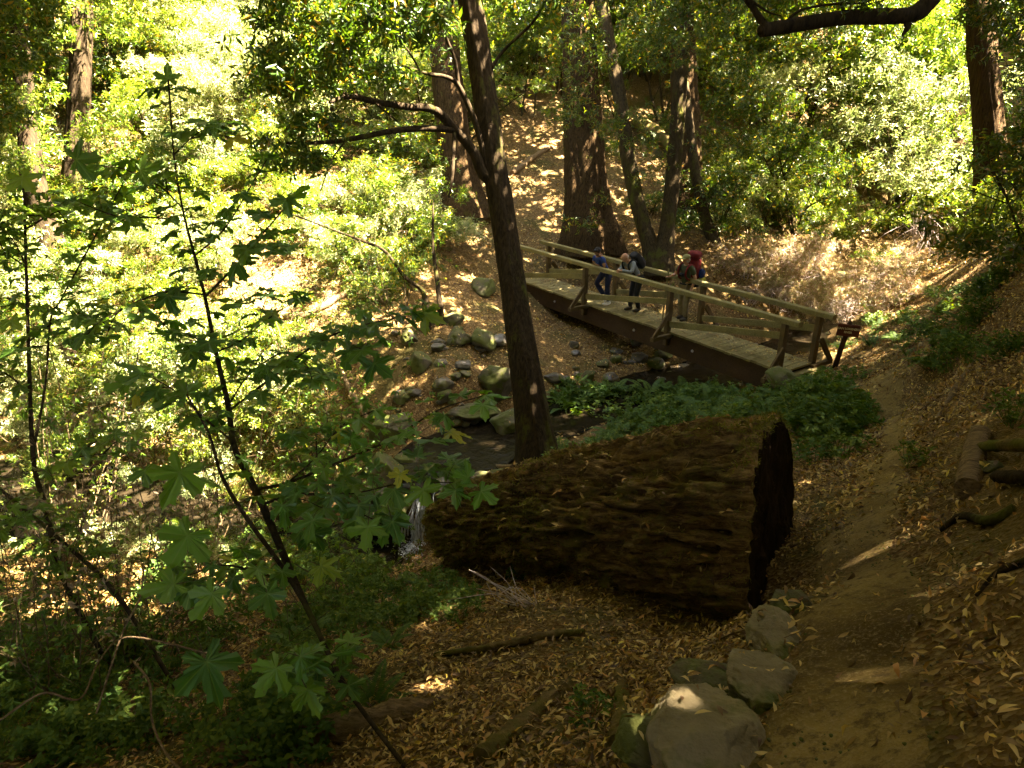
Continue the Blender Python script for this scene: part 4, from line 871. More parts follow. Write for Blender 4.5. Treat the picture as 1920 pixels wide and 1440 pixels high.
def hair_cap(root, hc, F, J):
    m_ = MB(); ell(m_, hc + F @ np.array([0, -.016, -.02]), (.086, .09, .075), 14, rot=F); m_.build('hair', M['hair_grey'], root)
    m_ = MB(); ell(m_, hc + F @ np.array([0, -.006, .062]), (.092, .108, .07), 16, rot=F); c = m_.build('cap', M['cap'], root); b = MB(); ell(b, hc + F @ np.array([0, .125, .05]), (.075, .075, .010), 14, rot=F); b.build('peak', M['cap'], c)
def stand(lean=0, side=0): 
    return dict(pelvis=(0, 0, .93), chest=(0, lean * .3, 1.28), neck=(0, lean * .42, 1.47), head=(0, lean * .5 + .02, 1.60), hipL=(-.09, 0, .90), hipR=(.09, 0, .90), knL=(-.10, .03, .50), knR=(.10, .03, .50), anL=(-.12, -.02, .09), anR=(.12, -.02, .09),
                look=(0, 1, -.1), headup=(0, .1, 1), shL=(-.185, lean * .36, 1.40), shR=(.185, lean * .36, 1.40))
def J1(loc, s, o):
    J = stand(1.0); rail = loc(bp(s, 0.02, 1.13)); J.update(pelvis=(0, -.02, .92), chest=(.02, .20, 1.22), neck=(.02, .30, 1.40), head=(-.03, .37, 1.52), shL=(-.17, .27, 1.33), shR=(.20, .27, 1.33), look=(-.25, 1, -.65), headup=(-.1, .6, 1))
    y = min(rail[1], .52); J.update(elL=(-.24, y - .03, 1.14), wrL=(-.10, y - .04, 1.36), handL=(-.06, y - .06, 1.42), elR=(.30, y - .12, 1.15), wrR=(.10, y, 1.17), handR=(.0, y, 1.17))
    J.update(hipL=(-.09, -.02, .90), hipR=(.10, -.02, .90), knL=(-.08, .0, .5), anL=(-.10, -.05, .09), knR=(.30, .06, .56), anR=(-.02, -.02, .20), toeR=(-.5, .6, 0)); return J
person(1133, 571, bo[:2] * .9 + bd[:2] * .0, J1, dict(skin='skin_dark', shirt='blue', trousers='navy', shoe='white'), 'person in a blue t-shirt with chin in hand leaning on the railing', hair_black)
def J2(loc, s, o):
    J = stand(1.0); J.update(pelvis=(0, -.06, .93), chest=(0, .17, 1.25), neck=(0, .31, 1.41), head=(0, .42, 1.50), shL=(-.18, .25, 1.36), shR=(.18, .25, 1.36), look=(0, 1, -.8), headup=(0, .9, 1),
             elL=(-.22, .36, 1.14), wrL=(-.06, .56, 1.19), handL=(0.0, .62, 1.19), elR=(.22, .36, 1.14), wrR=(.06, .56, 1.19), handR=(.0, .62, 1.17), hipL=(-.09, -.06, .9), hipR=(.09, -.06, .9), anL=(-.13, -.05, .09), anR=(.12, .03, .09)); return J
r2 = person(1188, 583, (-.86, -.51), J2, dict(skin='skin', shirt='grey', trousers='black', shoe='shoe', long=True), 'bald person in a grey long-sleeved shirt leaning forward over the front railing', hair_bald)
def J3(loc, s, o):
    J = stand(.1); J.update(elR=(.30, .10, 1.16), wrR=(.24, .34, 1.16), handR=(.24, .42, 1.17), elL=(-.27, -.03, 1.12), wrL=(-.25, .08, .87), handL=(-.25, .10, .78), look=(.1, 1, -.12), anL=(-.10, .02, .09), anR=(.10, -.1, .09)); return J
r3 = person(1279, 600, (-.80, -.60), J3, dict(skin='skin', shirt='green', trousers='khaki', shoe='shoe'), 'person in a green t-shirt and khaki cap standing upright with a stick', hair_cap)
def carried(name, r, label, cat):
    o = empty(name, r[2], label, cat, None, r[3]); return o
def straps(root, J, ynd, mat, w=.03, drop=.25):
    for x in (-1, 1):
        sh = J['sh' + 'LR'[x > 0]]; f = J['chest']; P = smooth_path([sh + [-.02 * x, ynd, .0], sh + [-.05 * x, .02, .085], sh + [-.055 * x, .15, -.04], f + [.12 * x, .14, -.10], f + [.15 * x, 0, -.2]], 20)
        m_ = MB(); V, F = tube(P, np.full(20, w * .8), 6); m_.add(V, F); m_.build('strap', M[mat], root)
J = r2[1]; bk = carried('daypack', r2, 'black daypack with a pale mark worn by the bald person', 'backpack'); tl = nrm(J['neck'] - J['pelvis']); Fk = frame(np.cross([1.0, 0, 0], tl) * -1, tl); cen = J['chest'] - Fk[:, 1] * .24 + tl * -.03
if Fk[1, 1] < 0: Fk[:, :2] *= -1; cen = J['chest'] - Fk[:, 1] * .24 + tl * -.03
m_ = MB(); ell(m_, cen, (.155, .11, .25), 20, e=.6, rot=Fk); m_.build('bag', M['black'], bk)
m_ = MB(); ell(m_, cen - Fk[:, 1] * .10 + Fk[:, 2] * -.08, (.11, .05, .11), 14, e=.6, rot=Fk); m_.build('pocket', M['black'], bk)
m_ = MB(); ell(m_, cen + Fk[:, 2] * .22 + Fk[:, 1] * .02, (.13, .10, .06), 14, e=.6, rot=Fk); m_.build('lid', M['black'], bk)
m_ = MB(); ell(m_, cen - Fk[:, 1] * .145 + Fk[:, 2] * .02, (.03, .008, .045), 8, rot=Fk); m_.build('patch', M['white'], bk); straps(bk, J, -.12, 'black')
J = r3[1]; bk = carried('backpack', r3, 'large red hiking backpack with a rolled mat on the standing hiker', 'backpack'); y0 = -.27
m_ = MB(); ell(m_, (0, y0, 1.32), (.17, .15, .34), 22, e=.62); V = m_.V[0]; V += fbm(V * 7, 3, 3)[:, None] * .016 * nrm(V - [0, y0, 1.32]); m_.build('bag', M['red'], bk)
m_ = MB(); ell(m_, (0, y0 + .03, 1.68), (.18, .17, .10), 18, e=.7); V = m_.V[0]; V += fbm(V * 8, 3, 5)[:, None] * .014; m_.build('lid', M['red'], bk)
m_ = MB(); ell(m_, (0, y0 - .13, 1.25), (.11, .06, .16), 16, e=.65); m_.build('pocket', M['red'], bk)
m_ = MB(); add_tube(m_, [(-.27, y0 - .10, 1.04), (.27, y0 - .10, 1.04)], .085, 20); m_.build('rolled_mat', M['yellowgreen'], bk)
m_ = MB(); ell(m_, (0, y0 - .02, .92), (.17, .13, .09), 14, e=.7); m_.build('sleeping_bag', M['black'], bk)
m_ = MB(); ell(m_, (-.20, y0 - .08, 1.22), (.07, .09, .12), 14, e=.8); m_.build('side_pouch', M['darkblue'], bk)
straps(bk, J, -.12, 'red'); m_ = MB(); t = np.linspace(0, 2 * math.pi, 32); add_tube(m_, np.stack([.155 * np.cos(t), .13 * np.sin(t), .98 + 0 * t], -1), .02, 6, cap=False); m_.build('hip_belt', M['black'], bk)
st = carried('walking_stick', r3, 'wooden walking stick held upright by the hiker in green', 'stick'); h = J['handR']
m_ = MB(); add_tube(m_, smooth_path([(h[0] + .03, h[1] + .04, .02), (h[0] + .02, h[1] + .02, .7), (h[0], h[1], 1.36)], 16), np.linspace(.018, .022, 16), 8, .1, 3); m_.build('shaft', M['rail'], st)
cm = carried('camera_case', r3, 'small black camera hanging on the green-shirted hiker\'s chest', 'camera'); m_ = MB(); beam(m_, (-.06, .185, 1.22), (.06, .185, 1.22), .06, .085, ch=.01); b_ = m_.build('camera_body', M['black'], cm); m_ = MB(); add_tube(m_, [(0, .2, 1.22), (0, .26, 1.215)], .03, 14); m_.build('lens', M['black'], cm)
m_ = MB(); add_tube(m_, smooth_path([(-.06, .18, 1.25), (-.10, .15, 1.38), (-.07, .0, 1.52), (.07, .0, 1.52), (.10, .15, 1.38), (.06, .18, 1.25)], 24), .006, 5, cap=False); m_.build('neck_strap', M['black'], cm)
# ------------------------------------------------------------------ rocks
RK = {}
def rock(u, v, wpx, mat, name, label, group=None, flat=.7, sink=.36, aspect=1.0, seed=None, rz=None, P=None, n=16):
    global rng
    if P is None: P = G(u, v)
    d = proj(P)[2]; w = wpx / FPX * d / 2; seed = seed if seed is not None else random.randint(0, 9999)
    V, F = rock_mesh(seed, n if wpx < 100 else 60, flat, 18 if wpx < 100 else 26, .05)
    if wpx >= 100: V = V * (1 + .035 * fbm(V * 5, 5, seed % 40) - .05 * np.clip(1 - np.abs(fbm(V * [2, 2, 4], 3, seed % 30)) * 7, 0, 1))[:, None]
    V = V * [w, w * aspect, w]; mb = MB(); mb.add(V, F); o = mb.build(name, M[mat]); o.location = tuple(P + [0, 0, w * flat * (1 - 2 * sink)]); o.rotation_euler = (0, 0, random.uniform(0, 6.28) if rz is None else rz)
    return tag(o, label, 'rock', group)
rock(1318, 1440, 265, 'boulder', 'boulder', 'big flat-topped tan boulder at the bottom edge beside the path', seed=11, flat=.5, aspect=1.5, rz=-.35, sink=.34)
rock(1432, 1300, 160, 'boulder', 'boulder', 'second boulder up the path edge, pale and wedge shaped', seed=12, flat=.5, aspect=1.4, rz=-.5, sink=.36)
rock(1455, 1215, 120, 'boulder', 'boulder', 'angular slab shaped boulder between the pale wedge boulder and the log', seed=15, flat=.5, aspect=1.5, rz=-.2, sink=.3, n=40)
rock(1478, 1150, 85, 'rock', 'boulder', 'small grey boulder touching the foot of the log\'s sawn end', seed=19, flat=.8, n=30)
rock(1235, 1415, 190, 'mossrock', 'boulder', 'mossy low boulder to the left of the big tan boulder', seed=21, flat=.55, sink=.36)
rock(1330, 1300, 170, 'mossrock', 'boulder', 'mossy boulder below the path edge boulders, half buried in leaves', seed=22, flat=.5, sink=.35, n=30)
rock(950, 812, 62, 'rock', 'rock', 'pale round boulder on the pool edge left of the leaning tree foot', seed=31, flat=.85, sink=.12)
rock(1068, 785, 40, 'rock', 'rock', 'pale rock in the creek just right of the leaning tree', seed=32, flat=.8)
rock(1092, 775, 26, 'rock', 'rock', 'smaller pale rock next to the pale creek rock right of the leaning tree', seed=33, flat=.7)
rock(935, 735, 80, 'mossrock', 'boulder', 'dark mossy boulder on the bank directly left of the leaning trunk', seed=34, flat=.9, sink=.2)
rock(885, 775, 110, 'mossrock', 'rock', 'flat dark ledge rock overhanging the upper pool', seed=35, flat=.3, aspect=.6, rz=0)
rock(725, 930, 95, 'mossrock', 'boulder', 'lichened boulder on the left side of the little waterfall', seed=36, flat=1.0, aspect=.9, sink=.15, n=34)
rock(690, 975, 75, 'rock', 'boulder', 'pale square boulder below the lichened boulder by the waterfall', seed=37, flat=.9, sink=.2, n=30)
rock(735, 815, 80, 'mossrock', 'boulder', 'tan mossy boulder above the waterfall\'s left bank', seed=38, flat=.9, n=30)
rock(770, 870, 60, 'mossrock', 'boulder', 'low boulder at the upper pool\'s left rim', seed=48, flat=.6)
rock(830, 925, 62, 'wetrock', 'rock', 'wet dark rock at the lip of the waterfall beside the log', seed=39, flat=.8)
rock(905, 905, 70, 'mossrock', 'rock', 'mossy rock on the pool rim behind the thin end of the log', seed=49, flat=.6)
rock(965, 900, 90, 'mossrock', 'rock', 'flat mossy rock against the foot of the leaning tree', seed=50, flat=.4)
rock(765, 1095, 55, 'rock', 'rock', 'pale rock on the near edge of the lower pool', seed=40, flat=.5)
rock(590, 1100, 40, 'rock', 'rock', 'grey stone among plants left of the lower pool', seed=41, flat=.6)
rock(860, 640, 46, 'mossrock', 'rock', 'mossy block high on the leafy bank left of the trunk', seed=42, flat=.8)
rock(905, 645, 55, 'rock', 'rock', 'pale weathered block on the leafy bank touching the leaning trunk on its left', seed=43, flat=.8)
rock(905, 545, 60, 'mossrock', 'rock', 'broad mossy outcrop on the bank at the far end of the bridge', seed=44, flat=.7)
rock(785, 690, 45, 'mossrock', 'rock', 'dark upright mossy rock on the leafy bank', seed=45, flat=1.1)
rock(768, 640, 36, 'mossrock', 'rock', 'dark rounded rock below the thin sapling stems', seed=46, flat=1.1)
rock(850, 605, 44, 'mossrock', 'rock', 'black mossy rock right of the sapling feet', seed=47, flat=.8)
rock(1465, 735, 66, 'rock', 'rock', 'pale squared stone under the near end of the bridge', seed=51, flat=.8, sink=.1)
for k in range(170):
    z = random.random()
    if z < .62: u, v = random.uniform(1030, 1420), random.uniform(640, 790)
    else: u, v = random.uniform(740, 1000), random.uniform(600, 800)
    P = G(u, v)
    if v > 800 - (u - 1000) * .17 and u > 1000: continue
    rock(u, v, random.choice([10, 14, 18, 24, 34]) * random.uniform(.8, 1.2), random.choice(['mossrock', 'wetrock', 'wetrock', 'mossrock', 'rock']), 'rock', 'small weathered rock scattered over the creek bed and bank near the bridge' , 'small creek rocks near the bridge', random.uniform(.5, .9), .36, P=P, n=11)
for k in range(16):
    u, v = random.uniform(1490, 1600), random.uniform(590, 650)
    rock(u, v, random.uniform(10, 26), 'rock', 'rock', 'small sunlit stone in the gully beyond the bridge', 'sunlit gully stones', .6, P=G(u, v), n=9)
for k in range(22):
    c = CK2[0] + np.array([random.uniform(-1.1, .9), random.uniform(-.5, .6), 0])
    if abs(c[0] - CK2[0][0]) < .28: continue
    c[2] = CK2[0][2] - random.uniform(.05, .5)
    rock(0, 0, random.uniform(30, 56), random.choice(['wetrock', 'mossrock']), 'rock', 'wet mossy rock damming the pool above the little waterfall', 'dam rocks at the waterfall', .8, .3, P=c, n=12)
# ------------------------------------------------------------------ small fallen logs and branches
def stick(name, pts, mat, label, cat='log', group=None, sides=14, wob=.18, seed=1, ground=True, lift=.3, endmat=None):
    P = []; r = []
    for u, v, w in pts:
        q = G(u, v); d = proj(q)[2]; r.append(w / 2 / FPX * d); P.append(q + [0, 0, r[-1] * lift])
    S4 = smooth_path(np.c_[np.array(P), r], 50); mb = MB(); add_tube(mb, S4[:, :3], S4[:, 3], sides, wob, seed, wk=6); return tag(mb.build(name, M[mat]), label, cat, group)
stick('fallen_log', [(420,1425,50),(560,1392,58),(680,1368,60),(760,1345,52),(815,1325,30)], 'deadwood', 'weathered brown log lying among leaves along the bottom left foreground', sides=26, wob=.25, seed=5)
stick('fallen_branch', [(905,1428,44),(970,1372,40),(1030,1320,34),(1072,1282,26)], 'mossbark', 'short brown branch lying slanted in the leaves left of the mossy stump stick', sides=16, seed=7)
stick('fallen_branch', [(1160,1400,40),(1163,1350,34),(1166,1300,28),(1160,1262,18)], 'mossbark', 'upright mossy rotten branch pointing at the log from the bottom edge', 'branch', sides=16, seed=9)
stick('fallen_branch', [(815,1232,8),(880,1228,14),(960,1215,15),(1030,1200,16),(1095,1190,10)], 'mossbark', 'thin lichen covered branch lying below the big log', 'branch', seed=11, lift=1.5)
stick('fallen_branch', [(1090,738,4),(1115,760,8),(1140,782,9)], 'deadwood', 'pale stick lying across the creek rocks right of the leaning tree', 'branch', seed=12, lift=2)
stick('fallen_branch', [(640,700,6),(660,750,10),(690,800,10)], 'deadwood', 'broken pale stick leaning on the sunlit bank left of the pool', 'branch', seed=13, lift=3)
stick('fallen_branch', [(930,878,8),(990,882,10),(1060,884,6)], 'deadwood', 'grey stick lying at the foot of the leaning tree', 'branch', seed=14, lift=1)
stick('fallen_branch', [(480,580,14),(560,600,16),(640,560,12),(700,520,8)], 'deadwood', 'bleached log lying across the sunlit clearing on the left hillside', seed=15, lift=.8)
stick('fallen_branch', [(430,655,12),(520,648,14),(600,625,10)], 'deadwood', 'lower bleached branch in the sunlit clearing on the left hillside', seed=16, lift=.8)
stick('fallen_branch', [(830,432,8),(880,425,9),(930,412,8)], 'deadwood', 'straight pale log on the slope behind the leaning tree', seed=17, lift=1)
stick('fallen_branch', [(1170,235,26),(1230,270,24),(1290,330,22),(1340,400,20)], 'mossbark', 'mossy fallen trunk slanting down the shaded slope above the bridge', seed=18, lift=1.5)
stick('fallen_branch', [(960,330,10),(1000,300,10),(1030,280,8)], 'deadwood', 'pale branch lying on the slope left of the furrowed redwood', seed=19, lift=1)
# timbers on the cut bank at the right
def timber(name, a, b, ra, rb, mat, label, seed, sides=20):
    P = smooth_path([Wp(*a), Wp(*a) * .5 + Wp(*b) * .5, Wp(*b)], 30); mb = MB(); add_tube(mb, P, np.linspace(ra, rb, 30), sides, .14, seed, wk=5); return tag(mb.build(name, M[mat]), label, 'log')
timber('retaining_post', (1812, 915, 3.95), (1838, 815, 5.2), .065, .08, 'deadwood', 'pale split timber end jutting from the cut bank beside the path', 3)
stick('retaining_log', [(1812,858,16),(1850,856,20),(1915,860,26),(1960,862,26)], 'mossbark', 'upper horizontal branch braced against the cut bank at the right edge', seed=4, lift=2.2)
stick('retaining_log', [(1862,915,22),(1900,920,26),(1960,925,28)], 'darkbark', 'lower dark branch stub at the right edge of the cut bank', seed=5, lift=2.2)
stick('root', [(1760,1000,8),(1800,975,14),(1850,985,18),(1900,960,16)], 'darkbark', 'dark root sticking out of the bare cut bank', 'root', seed=6, lift=1.2)
stick('root', [(1830,1120,6),(1870,1080,12),(1925,1060,16)], 'darkbark', 'lower dark root in the bare cut bank at the right edge', 'root', seed=8, lift=1.2)
stick('fallen_log', [(1752,800,8),(1775,760,12),(1800,720,14),(1830,680,12)], 'deadwood', 'long weathered log lying up the bank above the path', seed=9, lift=.3)
rock(1862, 880, 45, 'rock', 'rock', 'grey stone wedged behind the pale timber end on the cut bank', seed=61)
rock(1905, 480, 60, 'wetrock', 'boulder', 'dark rock on the bank crest at the right edge', seed=62)
# ------------------------------------------------------------------ bigleaf maple saplings
def maple_outline():
    pts = []
    def lobe(a, r, w):
        a = R(a); return [(a - w * 1.0, r * .55), (a - w * .68, r * .66), (a - w * .72, r * .84), (a - w * .30, r * .85), (a, r), (a + w * .30, r * .85), (a + w * .72, r * .84), (a + w * .68, r * .66), (a + w * 1.0, r * .55)]
    angs = [(-38, .66, .40), (22, .95, .44), (90, 1.08, .46), (158, .95, .44), (218, .66, .40)]
    for k, (a, r, w) in enumerate(angs):
        pts += lobe(a, r, w)
        if k < 4: pts.append((R((a + angs[k + 1][0]) / 2), .40))
    pts.append((R(270), .06))
    return np.array([(r * math.cos(a), r * math.sin(a)) for a, r in pts])
MO = maple_outline(); VT = [4, 14, 24, 34, 44]
def maple_leaves(mb, pos, d, n, size, droop=.2):
    pos = np.asarray(pos, float); N = len(pos); d = nrm(d); s = nrm(np.cross(d, n)); up = np.cross(s, d); L = np.broadcast_to(size, (N,))[:, None, None]
    r2 = (MO ** 2).sum(1); ang = np.arctan2(MO[:, 1], MO[:, 0]); k = len(MO)
    z = -droop * r2[None] * (1 + 1.0 * rng.normal(size=(N, 1))) + .07 * np.cos(ang * 5)[None] * np.sqrt(r2)[None] + .06 * rng.normal(size=(N, k)) * np.sqrt(r2)
    sx_ = rng.uniform(.82, 1.12, (N, 1, 1)); jit_ = 1 + .05 * rng.normal(size=(N, k, 1))
    V = pos[:, None] + L * (MO[None, :, :1] * sx_ * jit_ * s[:, None] + (MO[None, :, 1:] * jit_ + .06) * d[:, None] + z[..., None] * up[:, None])
    c = pos + L[:, 0] * .08 * d
    V = np.concatenate([V, c[:, None]], 1).reshape(-1, 3); b = np.arange(N)[:, None, None] * (k + 1); j = np.arange(k)
    F = (b + np.stack([j, (j + 1) % k, np.full(k, k)], -1)[None]).reshape(-1, 3); mb.add(V, F, 0, False)
    return np.tile(np.r_[np.isin(np.arange(k), VT).astype(float), 1.0], N)
def sapling(name, label, stems, branches, size=(.07, .12), step=.11, cap=.6, hang=(), group='young maples in the foreground', tilt=.38, leafmat='maple', stemlast=.45, sub=0):
    root = empty(name, (0, 0, 0), label, 'sapling', group); ms = MB(); ml = MB(); mp = MB()
    pos, dr, nn, sz = [], [], [], []
    extra = []
    for pts in branches:
        for q in range(sub):
            i = random.randint(1, len(pts) - 1) - 1; f = random.random(); a = [pts[i][c] * (1 - f) + pts[i + 1][c] * f for c in range(4)]; sg = random.choice([-1, 1])
            du, dv = pts[i + 1][0] - pts[i][0], pts[i + 1][1] - pts[i][1]; l = math.hypot(du, dv) + 1; k = random.uniform(55, 120); uu, vv = (du * .7 - dv * .6 * sg) / l * k, (dv * .7 + du * .6 * sg) / l * k * .6
            extra.append([(a[0], a[1], 3, a[3]), (a[0] + uu * .5, a[1] + vv * .5 - 6, 2, a[3] - sg * .15), (a[0] + uu, a[1] + vv, 2, a[3] - sg * .35)])
    for kind, lst in (('s', stems), ('b', branches + extra)):
        for pts in lst:
            n = 60; P, r = trunk_path(pts, n); add_tube(ms, P, np.maximum(r, .0022), 8 if kind == 's' else 6, .1, 3, cap=False)
            seg = np.r_[0, np.cumsum(np.linalg.norm(np.diff(P, axis=0), axis=1))]; a = seg[-1] * (stemlast if kind == 's' else .12)
            k = 0
            while a < seg[-1]:
                i = int(np.searchsorted(seg, a)); i = min(i, n - 2); t = nrm(P[i + 1] - P[i]); sd = nrm(np.cross(t, [0, 0, 1.0]))
                for q in (-1, 1):
                    if random.random() < .12: continue
                    if k % 2: out = nrm(sd * q + t * .4 + rng.normal(size=3) * .25)
                    else: out = nrm(np.array([0, 0, .3]) + sd * q * .7 + t * .6 + rng.normal(size=3) * .3)
                    e = P[i] + out * random.uniform(.06, .16) + [0, 0, .02]; add_tube(mp, smooth_path([P[i], P[i] * .5 + e * .5 + [0, 0, .015], e], 5), .0016, 4, cap=False)
                    pos.append(e); o2 = nrm(out * [1, 1, .15] + [0, 0, random.uniform(-.55, .0)] + rng.normal(size=3) * .2); dr.append(o2)
                    nn.append(nrm(np.array([0, 0, 1.0]) + rng.normal(size=3) * tilt)); sz.append(random.uniform(*size))
                a += step * random.uniform(.7, 1.4); k += 1
            e = P[-1]; pos.append(e); dr.append(nrm(P[-1] - P[-4])); nn.append(nrm(np.array([0, 0, 1]) + rng.normal(size=3) * .2)); sz.append(size[1])
    for (u, v, d, s_, du, dv) in hang:      # single big leaves seen face on
        p = Wp(u, v, d); q = Wp(u + du, v + dv, d - .05); pos.append(p); dr.append(q - p); nn.append(nrm(-p) + [0, 0, .5] + rng.normal(size=3) * .15); sz.append(s_)
        b = Wp(u - du * .8, v - dv * .8, d + .04); add_tube(mp, [b, p], .002, 4, cap=False)
    vn = maple_leaves(ml, pos, np.array(dr), np.array(nn), np.array(sz))
    ml.M = [0] * len(ml.M); off = ml.n; ml.V += mp.V; ml.F += [f + off for f in mp.F]; ml.M += [1] * len(mp.M); ml.S += mp.S; ml.n += mp.n
    ms.build('stem', M['darkbark'], root); lo = ml.build('leaves', [M[leafmat], M['stem']], root)
    va = np.zeros(len(lo.data.vertices)); va[:len(vn)] = vn; lo.data.attributes.new('vein', 'FLOAT', 'POINT').data.foreach_set('value', va.astype(np.float32)); return root
sapling('maple_sapling', 'tall thin maple sapling with big lobed leaves standing in the left foreground',
  [[(765,1445,9,3.1),(650,1290,9,3.6),(590,1170,10,3.85),(540,1060,13,4.05),(480,920,14,4.3),(440,840,11,4.45),(428,760,10,4.55),(405,660,8,4.7),(385,560,7,4.85),(365,480,6,5.0),(342,390,4,5.1),(326,290,3,5.2),(316,150,3,5.4)],
   [(590,1165,8,3.85),(530,1065,9,3.9),(455,960,8,4.0),(415,890,7,4.1),(390,810,5,4.15),(350,740,4,4.2)]],
  [[(385,556,5,4.85),(440,500,4,4.7),(500,430,3,4.6),(548,372,2,4.5)], [(347,415,4,5.1),(290,408,3,4.9),(220,405,3,4.7),(150,380,2,4.6)], [(382,552,4,4.85),(310,548,4,4.7),(230,580,3,4.5),(140,640,2,4.4),(60,650,2,4.3)],
   [(430,770,5,4.55),(520,700,5,4.4),(600,640,4,4.2),(680,610,3,4.05),(780,590,2,3.95)], [(440,830,4,4.45),(390,790,4,4.3),(330,735,3,4.2),(270,700,2,4.1)], [(478,918,6,4.3),(540,905,6,4.25),(640,865,5,4.2),(730,825,4,4.2),(820,770,3,4.2),(905,742,2,4.2)],
   [(495,945,5,4.25),(560,925,5,4.2),(640,945,3,4.1),(720,985,2,4.05)], [(520,1000,4,4.1),(600,990,4,4.2),(680,975,3,4.25)], [(560,1095,5,3.95),(490,1075,4,3.8),(420,1060,3,3.6),(350,1080,2,3.5)],
   [(365,480,4,5),(420,430,3,4.9),(470,350,2,4.8),(500,300,2,4.8)], [(342,390,3,5.1),(300,350,3,5.2),(240,320,2,5.1),(190,310,2,5.1)], [(405,660,4,4.7),(350,650,3,4.6),(300,600,2,4.5)],[(326,290,3,5.2),(370,250,2,5.1),(420,230,2,5)],
   [(428,760,4,4.55),(470,700,3,4.7),(540,660,3,4.8),(600,700,2,4.8)],[(540,905,4,4.25),(590,860,3,4.3),(640,800,3,4.4),(700,770,2,4.4)],[(405,660,4,4.7),(450,640,3,4.8),(500,600,2,4.8),(560,560,2,4.8)],
   [(640,1280,5,3.6),(600,1245,4,3.4),(545,1255,3,3.3)], [(560,925,3,4.2),(660,925,3,4.0),(760,905,2,3.9),(850,905,2,3.8)]],
  hang=[(385,1235,3.0,.19,22,60),(520,1250,3.1,.13,-25,30),(560,1230,3.15,.13,40,12),(575,1290,3.1,.12,20,35),(340,880,3.6,.20,-30,60),(355,1000,3.5,.18,-30,40),(330,1095,3.4,.15,-50,10),(400,1110,3.4,.15,-30,40),(500,1110,3.5,.13,10,40),(600,1060,3.6,.12,25,10),
        (650,655,3.9,.16,40,18),(795,590,3.9,.12,35,12),(880,895,3.8,.10,-20,-8),(900,920,3.8,.12,20,14),(700,680,3.9,.14,20,14),(690,985,3.7,.13,-5,50),(735,975,3.7,.12,10,35)], size=(.055, .145), step=.11, sub=1, tilt=.24)
sapling('maple_sapling', 'second maple sapling with thin upright stems at the far left edge',
  [[(190,1225,9,5.0),(120,1085,10,5.3),(85,950,9,5.6),(62,850,8,5.8),(52,600,6,6.1),(45,350,4,6.4)], [(330,1290,8,4.6),(215,1110,8,4.9),(110,1010,7,5.1),(-20,900,5,5.3)], [(62,850,5,5.6),(85,720,4,5.7),(95,600,3,5.8),(115,560,3,5.7),(180,440,3,5.6),(235,335,2,5.5)]],
  [[(48,430,4,6.3),(100,400,3,6.0),(170,370,2,5.8)], [(50,500,3,6.2),(0,470,3,6.1),(-50,450,2,6)], [(55,640,3,6),(110,600,3,5.9),(180,590,2,5.8)], [(58,740,3,5.9),(10,700,3,5.8),(-40,690,2,5.8)], [(75,900,3,5.7),(140,860,3,5.6),(200,850,2,5.5)], [(115,1075,3,5.3),(60,1020,3,5.2),(10,1000,2,5.2)], [(170,440,3,5.6),(120,420,2,5.5),(70,400,2,5.4)]],
  hang=[(40,330,4.6,.16,30,40),(140,300,4.6,.17,60,-12),(260,320,4.6,.16,50,-14),(20,600,4.8,.12,20,20),(270,880,4.9,.12,10,30)], size=(.07, .13), step=.12, tilt=.24, sub=2)
for k, (u, v, s_) in enumerate([(520, 1225, .9), (300, 1215, .6), (230, 1330, .5), (620, 1010, .8), (860, 870, .5)]): pass
# low hanging spray of dark laurel on the leaning tree and the dark tree top left
def spray(root, regions, n, L, seed, mat='bay', nm='crown', drop=.25):
    g = np.random.default_rng(seed); C = []
    for (u0, v0, u1, v1, d0, d1, w) in regions:
        m = int(n * w); k = max(3, m // 14); cu = g.uniform(u0, u1, k); cv = g.uniform(v0, v1, k); cd = g.uniform(d0, d1, k); i = g.integers(0, k, m)
        C += [Wp(cu[a] + g.normal() * 16, cv[a] + g.normal() * 10, cd[a] + g.normal() * .12) for a in i]
    C = np.array(C); mb = MB(); V, F = rosettes(C, nrm(rand_dirs(len(C), g) * .8 + [0, 0, -.05]), 6, L, .28, 1.0, drop, .25, g, .12); mb.add(V, F)
    for k in range(len(C) // 9):
        a = C[g.integers(len(C))]; dd = np.linalg.norm(C - a, axis=1); q = np.argsort(dd)[min(len(C) - 1, 6 + int(g.integers(10)))]; add_tube(mb, smooth_path([a, a * .5 + C[q] * .5 + [0, 0, .05], C[q]], 6), .004, 4, 0, 0, 1, cap=False)
    mb.build(nm, [M[mat], M['darkbark']], root)
spray(lean, [(480,-30,850,90,8.0,11,1.0),(470,80,650,170,8.2,10.5,.5),(540,205,640,250,9.5,11,.10),(500,265,600,310,9.8,10.6,.12),(620,110,800,160,10,11.5,.14),(940,-30,1060,30,11,12.5,.12)], 950, .15, 3, nm='foliage')
topl = empty('bay_tree', (0, 0, 0), 'dark bay foliage hanging close in the top left corner', 'tree'); g_ = on(-9.5, 7.5)
P = smooth_path([g_, g_ + [.3, .4, 5], g_ + [1.2, 1.5, 9]], 40); mb = MB(); add_tube(mb, P, np.linspace(.2, .08, 40), 16, .12, 4); mb.build('trunk', M['darkbark'], topl)
spray(topl, [(-40,-40,100,130,8,10,1),(-40,100,50,240,8.3,10,.45)], 520, .11, 5); topl['label'] = 'dark leafed bay tree hanging close in the top left corner'
tr2 = empty('bay_tree', (0, 0, 0), 'dark leafed bay foliage filling the top right corner', 'tree'); g_ = on(12.5, 10.5)
P = smooth_path([g_, g_ + [-.1, .4, 4], g_ + [-.8, .5, 8]], 40); mb = MB(); add_tube(mb, P, np.linspace(.2, .08, 40), 16, .12, 4); mb.build('trunk', M['darkbark'], tr2)
